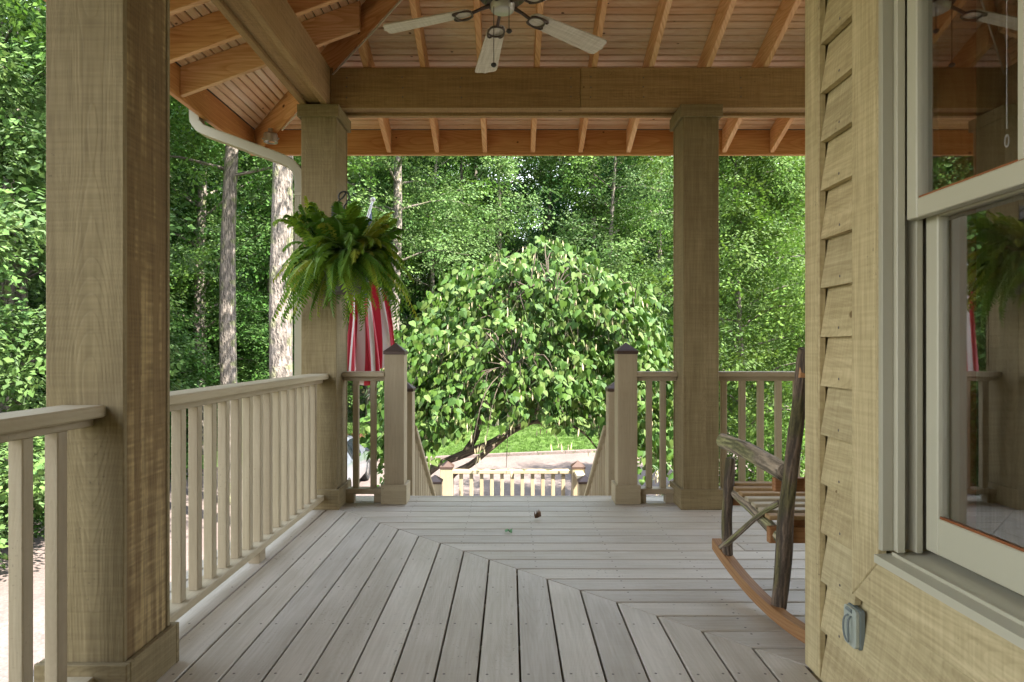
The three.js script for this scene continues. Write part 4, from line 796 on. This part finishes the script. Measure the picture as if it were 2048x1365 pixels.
  const pg = (() => { const ge = new THREE.BufferGeometry(); ge.setAttribute('position', new THREE.Float32BufferAttribute([0, 0, 0, 0.007, -0.03, 0.002, -0.007, -0.035, 0, 0.007, -0.06, -0.002, -0.006, -0.062, 0.001, 0, -0.09, 0], 3)); ge.setIndex([0, 2, 1, 1, 2, 3, 2, 4, 3, 3, 4, 5]); ge.computeVertexNormals(); return ge; })();
  const im = new THREE.InstancedMesh(pg, MAT([0.42, 0.36, 0.22], { side: THREE.DoubleSide }), pods.length);
  pods.forEach((p, i) => { dm.position.copy(p); dm.rotation.set((r() - 0.5) * 0.4, r() * 6.28, (r() - 0.5) * 0.4); dm.scale.setScalar(0.8 + 0.5 * r()); dm.updateMatrix(); im.setMatrixAt(i, dm.matrix); });
  im.name = 'seed_pods'; im.userData.kind = 'stuff'; g.add(im);
}

// ------------------------------------------------------------------ parked car
{
  const g = thing('parked_car', 'silver sedan parked on the drive below the flag', 'car');
  const paint = new THREE.MeshPhysicalMaterial({ roughness: 0.3, metalness: 0.4, clearcoat: 1, clearcoatRoughness: 0.05 }); paint.color.setRGB(0.26, 0.29, 0.335);
  const glass = new THREE.MeshPhysicalMaterial({ roughness: 0.05, metalness: 0, clearcoat: 1 }); glass.color.setRGB(0.02, 0.025, 0.03);
  // cross-sections along the length (s = 0 tail .. 4.6 nose): half width, sill, waist, roof height and roof half width
  const sec = [[0.0, 0.74, 0.42, 0.80, 0.86, 0.66], [0.12, 0.84, 0.30, 0.92, 1.02, 0.72], [0.55, 0.89, 0.24, 0.96, 1.08, 0.74], [0.95, 0.90, 0.22, 0.97, 1.16, 0.70], [1.45, 0.905, 0.20, 0.96, 1.40, 0.60], [2.1, 0.905, 0.20, 0.95, 1.455, 0.60], [2.7, 0.905, 0.20, 0.94, 1.42, 0.60], [3.25, 0.90, 0.20, 0.92, 1.10, 0.70], [3.45, 0.895, 0.20, 0.90, 0.98, 0.76], [4.1, 0.87, 0.22, 0.80, 0.86, 0.74], [4.45, 0.80, 0.26, 0.66, 0.74, 0.64], [4.6, 0.66, 0.36, 0.52, 0.60, 0.5]];
  const loop = ([s, w, y0, yw, yr, wr]) => [[w * 0.9, y0], [w, y0 + 0.12], [w, (y0 + yw) / 2], [w * 0.985, yw - 0.06], [w * 0.95, yw], [wr + 0.05, lerp(yw, yr, 0.86)], [wr, yr - 0.01], [wr * 0.5, yr + 0.012], [0, yr + 0.018]];
  const rows = sec.map((q) => { const h = loop(q); return [...h, ...h.slice(0, -1).reverse().map(([x, y]) => [-x, y])].map(([x, y]) => [x, y, q[0]]); });
  const skin = (j0, j1, m, name, r0 = 0, r1 = rows.length - 1, off = 0) => { const P = [], I = [], n = j1 - j0 + 1; for (let i = r0; i <= r1; i++) for (let j = j0; j <= j1; j++) { const [x, y, s] = rows[i][j]; P.push(x + Math.sign(x) * off, y + off, s); } for (let i = 0; i < r1 - r0; i++) for (let j = 0; j < n - 1; j++) { const a = i * n + j; I.push(a, a + 1, a + n, a + 1, a + n + 1, a + n); } const ge = new THREE.BufferGeometry(); ge.setAttribute('position', new THREE.Float32BufferAttribute(P, 3)); ge.setIndex(I); ge.computeVertexNormals(); return mesh(name, ge, m, g); };
  const N = rows[0].length - 1;
  skin(0, N, paint, 'body');
  for (const [a, b] of [[4, 5], [N - 5, N - 4]]) { skin(a, b, glass, 'side_window', 4, 5, 0.006); skin(a, b, glass, 'side_window', 5, 6, 0.006); }
  skin(5, N - 5, glass, 'rear_window', 3, 4, 0.006); skin(5, N - 5, glass, 'windscreen', 6, 7, 0.006);
  for (const e of [0, rows.length - 1]) { const P = [], I = []; rows[e].forEach(([x, y, s]) => P.push(x, y, s)); for (let i = 1; i < N; i++) I.push(0, i, i + 1); const ge = new THREE.BufferGeometry(); ge.setAttribute('position', new THREE.Float32BufferAttribute(P, 3)); ge.setIndex(I); ge.computeVertexNormals(); mesh(e ? 'front_bumper' : 'rear_bumper', ge, new THREE.MeshPhysicalMaterial({ color: paint.color, roughness: 0.3, metalness: 0.4, clearcoat: 1, side: THREE.DoubleSide }), g); }
  const tyre = MAT([0.02, 0.02, 0.02], { roughness: 0.9 }), rim = MAT([0.5, 0.5, 0.5], { roughness: 0.3, metalness: 0.8 });
  for (const s of [0.85, 3.65]) for (const x of [-0.80, 0.80]) { const wh = new THREE.Group(); wh.name = 'wheel'; g.add(wh); wh.position.set(x, 0.32, s); mesh('tyre', lathe([[0.2, -0.1], [0.3, -0.11], [0.32, -0.07], [0.32, 0.07], [0.3, 0.11], [0.2, 0.1]], 28).rotateZ(Math.PI / 2), tyre, wh); mesh('rim', lathe([[0, 0.06], [0.1, 0.07], [0.21, 0.10], [0.21, -0.1], [0, -0.06]], 20).rotateZ(Math.PI / 2), rim, wh); }
  for (const x of [-1, 1]) {
    mesh('tail_light', boxC(x * 0.72, 0.80, 0.075, 0.24, 0.13, 0.12, 0.03), MAT([0.45, 0.02, 0.02], { roughness: 0.2 }), g);
    const mi = mesh('mirror', boxC(x * 1.0, 0.99, 2.98, 0.16, 0.11, 0.1, 0.03), glass, g); mi.userData.label = 'dark door mirror';
    mesh('door_handle', boxC(x * 0.908, 0.80, 1.7, 0.02, 0.025, 0.2, 0.006), paint, g);
    mesh('headlight', boxC(x * 0.66, 0.62, 4.46, 0.26, 0.1, 0.12, 0.03), M.white, g);
  }
  g.position.set(-4.82, GY + 0.014, -15.1); g.rotation.y = Math.PI + 0.045;
}

// ------------------------------------------------------------------ woods
function sprayGeo(n, rad, len, wid, seed, thick = 0.3) { // a flat spray of leaves round a twig
  const r = rng(seed), P = [], I = [];
  for (let i = 0; i < n; i++) {
    const a = r() * 6.283, q = rad * Math.sqrt(r()), c = V(q * Math.cos(a), (r() - 0.5) * rad * thick - q * q / rad * 0.25, q * Math.sin(a)), yaw = a + (r() - 0.5) * 1.8;
    const d = V(Math.cos(yaw), -0.25 - 0.5 * r(), Math.sin(yaw)).normalize(), s = V(-Math.sin(yaw), (r() - 0.5) * 0.9, Math.cos(yaw)).normalize(), k = 0.75 + 0.5 * r(), L = len * k, w = wid * k * 0.5, b = P.length / 3;
    const n3 = s.clone().cross(d).normalize();
    const m0 = c.clone().addScaledVector(d, L * 0.42).addScaledVector(s, w).addScaledVector(n3, w * 0.3), m1 = c.clone().addScaledVector(d, L * 0.42).addScaledVector(s, -w).addScaledVector(n3, w * 0.3), tip = c.clone().addScaledVector(d, L);
    for (const v of [c, m0, tip, m1]) P.push(v.x, v.y, v.z);
    I.push(b, b + 1, b + 2, b, b + 2, b + 3);
  }
  const g = new THREE.BufferGeometry(); g.setAttribute('position', new THREE.Float32BufferAttribute(P, 3)); g.setIndex(I); g.computeVertexNormals(); return g;
}
const sprays = [1, 2, 3].map((s) => sprayGeo(24, 0.42, 0.125, 0.085, 500 + s)), fine = [1, 2].map((s) => sprayGeo(30, 0.30, 0.075, 0.048, 520 + s, 0.5));
const LEAF = [leafMat([0.06, 0.145, 0.022], 0.46), leafMat([0.09, 0.185, 0.026], 0.48), leafMat([0.04, 0.12, 0.028], 0.44), leafMat([0.115, 0.21, 0.055], 0.48), leafMat([0.095, 0.18, 0.024], 0.48)];
const dummy = new THREE.Object3D(), tint = new THREE.Color();
function foliage(parent, list, geos, mat, seed, name = 'crown') {
  const r = rng(seed), per = geos.map(() => []); list.forEach((q) => per[Math.floor(r() * geos.length)].push(q));
  per.forEach((L, gi) => { if (!L.length) return; const im = new THREE.InstancedMesh(geos[gi], mat, L.length);
    L.forEach(([p, s], i) => { dummy.position.copy(p); dummy.rotation.set((r() - 0.5) * 1.7, r() * 6.283, (r() - 0.5) * 1.7); dummy.scale.setScalar(s * (0.8 + 0.45 * r())); dummy.updateMatrix(); im.setMatrixAt(i, dummy.matrix); const v = 0.6 + 0.7 * r(); tint.setRGB(v * (0.9 + 0.25 * r()), v, v * (0.85 + 0.3 * r())); im.setColorAt(i, tint); });
    im.name = name; im.userData.kind = 'stuff'; parent.add(im); });
}
function tree(name, label, group, o) {
  const g = thing(name, label, 'tree', group), r = rng(o.seed), gy = groundY(o.x, -o.d) - 0.05, base = V(o.x, gy, -o.d), h = o.h, lean = o.lean || [(r() - 0.5) * 0.06 * h, (r() - 0.5) * 0.06 * h];
  const P = (t) => V(o.x + lean[0] * t * t + 0.10 * Math.sin(t * 7 + o.seed), gy + h * t, -o.d + lean[1] * t * t + 0.10 * Math.cos(t * 6 + o.seed));
  const list = [tube([P(0), P(0.06), P(0.25), P(0.5), P(0.75), P(0.97)], [o.r * 1.35, o.r, o.r * 0.86, o.r * 0.66, o.r * 0.36, o.r * 0.08], o.r > 0.18 ? 12 : 7, 0.10, o.seed, o.r > 0.18 ? 26 : 14)];
  const pts = [], nb = Math.round((o.nb || 26) * 0.85), perB = Math.ceil(o.n / nb);
  for (let i = 0; i < nb; i++) {
    const t = lerp(o.cb, 0.98, (i + r()) / nb), a = i * 2.39996 + r(), q = (t - o.cb) / (1 - o.cb), reach = o.cr * Math.sqrt(Math.max(0.05, 1 - Math.pow(q * 1.55 - 0.55, 2))) * (0.65 + 0.5 * r());
    const s = P(Math.max(0.05, t - 0.06)), e = V(s.x + reach * Math.cos(a), s.y + reach * (0.05 + 0.9 * q * r()) + (r() - 0.5) * 0.5 * reach, s.z + reach * Math.sin(a)), m = s.clone().lerp(e, 0.5); m.y += reach * 0.12; m.x += (r() - 0.5) * 0.3; m.z += (r() - 0.5) * 0.3;
    if (o.limbs !== false) list.push(tube([s, m, e], [Math.max(0.018, o.r * 0.22), 0.02, 0.008], 5, 0.08, i + o.seed, 6));
    const br = 0.21 * reach + 0.22;
    for (let k = 0; k < perB; k++) {
      const u = Math.pow(r(), 0.6) * 0.95 + 0.12, p = s.clone().lerp(m, Math.min(1, u * 2)); if (u > 0.5) p.lerpVectors(m, e, u * 2 - 1);
      const an = r() * 6.283, ra = br * Math.sqrt(r()); p.x += ra * Math.cos(an); p.z += ra * Math.sin(an); p.y += (r() - 0.5) * 1.7 * br - ra * ra * 0.10;
      pts.push([p, o.s || 1]);
    }
  }
  mesh('trunk', merge(list), o.bark || M.bark, g);
  foliage(g, pts, o.geos || sprays, o.leaf || LEAF[Math.floor(r() * 4)], o.seed + 1);
  return g;
}
const TALL = 'tall trees of the wood', UNDER = 'young understorey trees', FARG = 'far trees deep in the wood';
// trunks that stand out on their own
tree('forked_tree', 'grey trunk with mossy patches forking high beside the downspout', null, { x: (457 - VX) * 16 / F, d: 16, h: 17, r: 0.225, cb: 0.52, cr: 4.2, n: 1100, seed: 901, lean: [0.55, 0.2], leaf: LEAF[1] });
tree('thick_tree', 'thick pale barked tree trunk close behind the downspout', null, { x: (572 - VX) * 13.2 / F, d: 13.2, h: 19, r: 0.265, cb: 0.5, cr: 4.6, n: 1200, seed: 902, lean: [-0.1, 0.3], leaf: LEAF[1] });
tree('pale_tree', 'straight pale trunk rising behind the flag', null, { x: (788 - VX) * 25.5 / F, d: 25.5, h: 19, r: 0.26, cb: 0.42, cr: 3.8, n: 1300, seed: 903, lean: [0.2, 0], leaf: LEAF[3] });
tree('birch_tree', 'dense small leaved tree with slender stems beyond the front railing', null, { x: 4.75, d: 13.6, h: 9.2, r: 0.075, cb: 0.10, cr: 1.9, n: 2600, nb: 60, seed: 904, geos: fine, leaf: LEAF[4], lean: [0.1, 0] });
tree('birch_tree', 'second slender small leaved tree crowding the drive edge', null, { x: 7.6, d: 16.5, h: 10, r: 0.09, cb: 0.10, cr: 2.3, n: 2200, nb: 60, seed: 905, geos: fine, leaf: LEAF[4] });
const EDGE = 'bare trunked trees at the wood edge';
[[735, 33, 0.15, 0.3], [862, 31, 0.12, 0.8], [930, 34, 0.13, -0.4], [994, 32, 0.16, 0.2], [1187, 33, 0.16, -0.3], [1218, 31, 0.14, 0.5], [1322, 34, 0.17, 0.1], [1410, 36, 0.15, 0.3], [1530, 34, 0.15, -0.2], [640, 36, 0.16, 0.2], [520, 30, 0.13, 0.4], [400, 24, 0.14, 0.3]].forEach(([x, d, r, l], i) => tree('edge_tree', 'bare grey trunk topped by light foliage at the near edge of the wood', EDGE, { x: (x - VX) * d / F, d, h: 19 + (i * 7 % 5), r, cb: 0.30 + 0.05 * (i % 3), cr: 3.6, n: 900, nb: 26, s: 1.15, seed: 700 + i * 5, lean: [l, 0], leaf: LEAF[[3, 1, 3][i % 3]] }));
{
  const r = rng(4242); let s = 1000; const placed = [];
  const free = (x, d, m) => placed.every(([a, b]) => Math.hypot(a - x, b - d) > m);
  const scatter = (n, m, gen, make) => { let c = 0, t = 0; while (c < n && t++ < 4000) { const [x, d] = gen(); if (!free(x, d, m)) continue; placed.push([x, d]); make(x, d, s += 3); c++; } };
  // wood beyond the lawn
  scatter(24, 2.6, () => { const d = lerp(35, 56, r()); return [lerp(-0.62, 0.56, r()) * d, d]; }, (x, d, sd) => tree('woodland_tree', 'tall leafy tree with grey trunk in the wood beyond the lawn', TALL, { x, d, h: lerp(17, 24, r()), r: lerp(0.13, 0.25, r()), cb: lerp(0.26, 0.42, r()), cr: lerp(3.0, 4.4, r()), n: 1250, nb: 22, s: lerp(0.95, 1.45, r()), seed: sd, leaf: LEAF[[2, 0, 2, 1, 3][Math.floor(r() * 5)]] }));
  scatter(30, 2.3, () => { const d = lerp(36, 54, r()); return [lerp(-0.6, 0.6, r()) * d, d]; }, (x, d, sd) => tree('understorey_tree', 'young bushy tree growing low at the edge of the wood beyond the lawn', UNDER, { x, d, h: lerp(5.5, 11.5, r()), r: lerp(0.05, 0.09, r()), cb: lerp(0.08, 0.16, r()), cr: lerp(1.9, 3.0, r()), n: 850, nb: 20, s: lerp(0.85, 1.35, r()), seed: sd, leaf: LEAF[[0, 1, 3, 2][Math.floor(r() * 4)]] }));
  scatter(18, 3, () => { const d = lerp(58, 84, r()); return [lerp(-0.62, 0.6, r()) * d, d]; }, (x, d, sd) => tree('distant_tree', 'hazy leafy tree standing deep behind the wood edge', FARG, { x, d, h: lerp(14, 24, r()), r: lerp(0.16, 0.28, r()), cb: 0.10, cr: lerp(4, 5.2, r()), n: 800, nb: 26, s: 2.0, seed: sd, leaf: LEAF[r() < 0.7 ? 2 : 0] }));
  // wood close beside the porch
  scatter(14, 2.4, () => [lerp(-22, -9.6, r()), lerp(9, 31, r())], (x, d, sd) => tree('woodland_tree', 'tall shady tree in the wood beside the side railing', 'tall trees beside the porch', { x, d, h: lerp(13, 19, r()), r: lerp(0.12, 0.24, r()), cb: lerp(0.14, 0.34, r()), cr: lerp(2.8, 4.0, r()), n: 1500, nb: 32, seed: sd }));
  scatter(18, 1.9, () => [lerp(-20, -9.4, r()), lerp(10, 32, r())], (x, d, sd) => tree('understorey_tree', 'young bushy tree in the shade beside the side railing', 'young trees beside the porch', { x, d, h: lerp(4.5, 9, r()), r: lerp(0.045, 0.08, r()), cb: 0.08, cr: lerp(1.6, 2.5, r()), n: 1000, nb: 26, seed: sd }));
  scatter(9, 2.2, () => [lerp(8.5, 22, r()), lerp(21, 33, r())].map((v, i) => i ? v + 3 : v), (x, d, sd) => tree('understorey_tree', 'young bushy tree on the bank past the small leaved trees', 'young trees on the bank', { x, d, h: lerp(6, 11, r()), r: lerp(0.05, 0.09, r()), cb: 0.08, cr: lerp(1.9, 2.8, r()), n: 1000, nb: 26, seed: sd }));
  const shrub = (x, d, w, h, n, seed, label, group, mat) => {
    const g = thing('shrub', label, 'shrub', group), q = rng(seed), gy = groundY(x, -d), pts = [], st = [];
    for (let i = 0; i < n; i++) { const a = q() * 6.283, u = Math.sqrt(q()), v = q(); pts.push([V(x + w * u * Math.cos(a), gy + 0.1 + h * v * Math.sqrt(1 - u * u * 0.8), -d + w * u * Math.sin(a)), 0.62]); }
    for (let i = 0; i < 6; i++) { const a = q() * 6.283; st.push(tube([V(x, gy - 0.03, -d), V(x + w * 0.3 * Math.cos(a), gy + h * 0.4, -d + w * 0.3 * Math.sin(a)), V(x + w * 0.6 * Math.cos(a), gy + h * 0.8, -d + w * 0.6 * Math.sin(a))], [0.02, 0.006], 5, 0, 1, 5)); }
    mesh('stems', merge(st), M.barkDark, g); foliage(g, pts, sprays, mat, seed + 5, 'leaves');
  };
  for (let i = 0; i < 16; i++) { const t = i / 15; shrub(lerp(-9.8, -11.2, t) - 1.6 * r(), lerp(9.6, 22, t) + r(), lerp(0.7, 1.2, r()), lerp(0.7, 1.5, r()), 130, 3000 + i * 9, 'low leafy shrub along the mulch bed beside the drive', 'shrubs along the mulch bed', LEAF[i % 3]); }
  for (let i = 0; i < 18; i++) { const x = lerp(-17, 20, i / 17) + r(); shrub(x, lerp(35, 42, r()) - 0.05 * Math.abs(x), lerp(0.9, 1.6, r()), lerp(0.8, 1.8, r()), 150, 4000 + i * 9, 'low leafy shrub where the lawn meets the wood', 'shrubs at the lawn edge', LEAF[i % 4]); }
  for (let i = 0; i < 5; i++) shrub(lerp(5.0, 12, i / 4) + r() * 0.6, lerp(24.6, 26.8, r()), lerp(0.5, 0.9, r()), lerp(0.5, 0.9, r()), 100, 5000 + i * 9, 'round green shrub beyond the kerb behind the front railing', 'shrubs beyond the kerb', LEAF[4]);
}
{ // grass blades on the nearest strip of lawn and ground cover beyond the drive
  const r = rng(77), P = [], I = [];
  for (let i = 0; i < 14; i++) { const a = r() * 6.283, q = 0.09 * r(), x = q * Math.cos(a), z = q * Math.sin(a), h = 0.05 + 0.05 * r(), b = P.length / 3, lx = (r() - 0.5) * 0.06, lz = (r() - 0.5) * 0.06; P.push(x - 0.005, 0, z, x + 0.005, 0, z, x + lx, h, z + lz); I.push(b, b + 1, b + 2); }
  const ge = new THREE.BufferGeometry(); ge.setAttribute('position', new THREE.Float32BufferAttribute(P, 3)); ge.setIndex(I); ge.computeVertexNormals();
  const n = 14000, im = new THREE.InstancedMesh(ge, leafMat([0.09, 0.17, 0.03], 0.3), n);
  for (let i = 0; i < n; i++) { const x = lerp(-8, 15, r()), d = edgeD(x) + 0.05 + 12 * Math.pow(r(), 1.6); dummy.position.set(x, GY + 0.008, -d); dummy.rotation.set(0, r() * 6.283, 0); dummy.scale.setScalar(0.8 + 0.6 * r()); dummy.updateMatrix(); im.setMatrixAt(i, dummy.matrix); const v = 0.75 + 0.5 * r(); tint.setRGB(v, v, v); im.setColorAt(i, tint); }
  im.name = 'grass'; im.userData = { label: 'short green grass blades growing along the kerb', category: 'grass', kind: 'stuff' }; scene.add(im);
}

scene.traverse((o) => { if (o.isMesh) { o.castShadow = true; o.receiveShadow = true; } });
renderer.render(scene, camera);
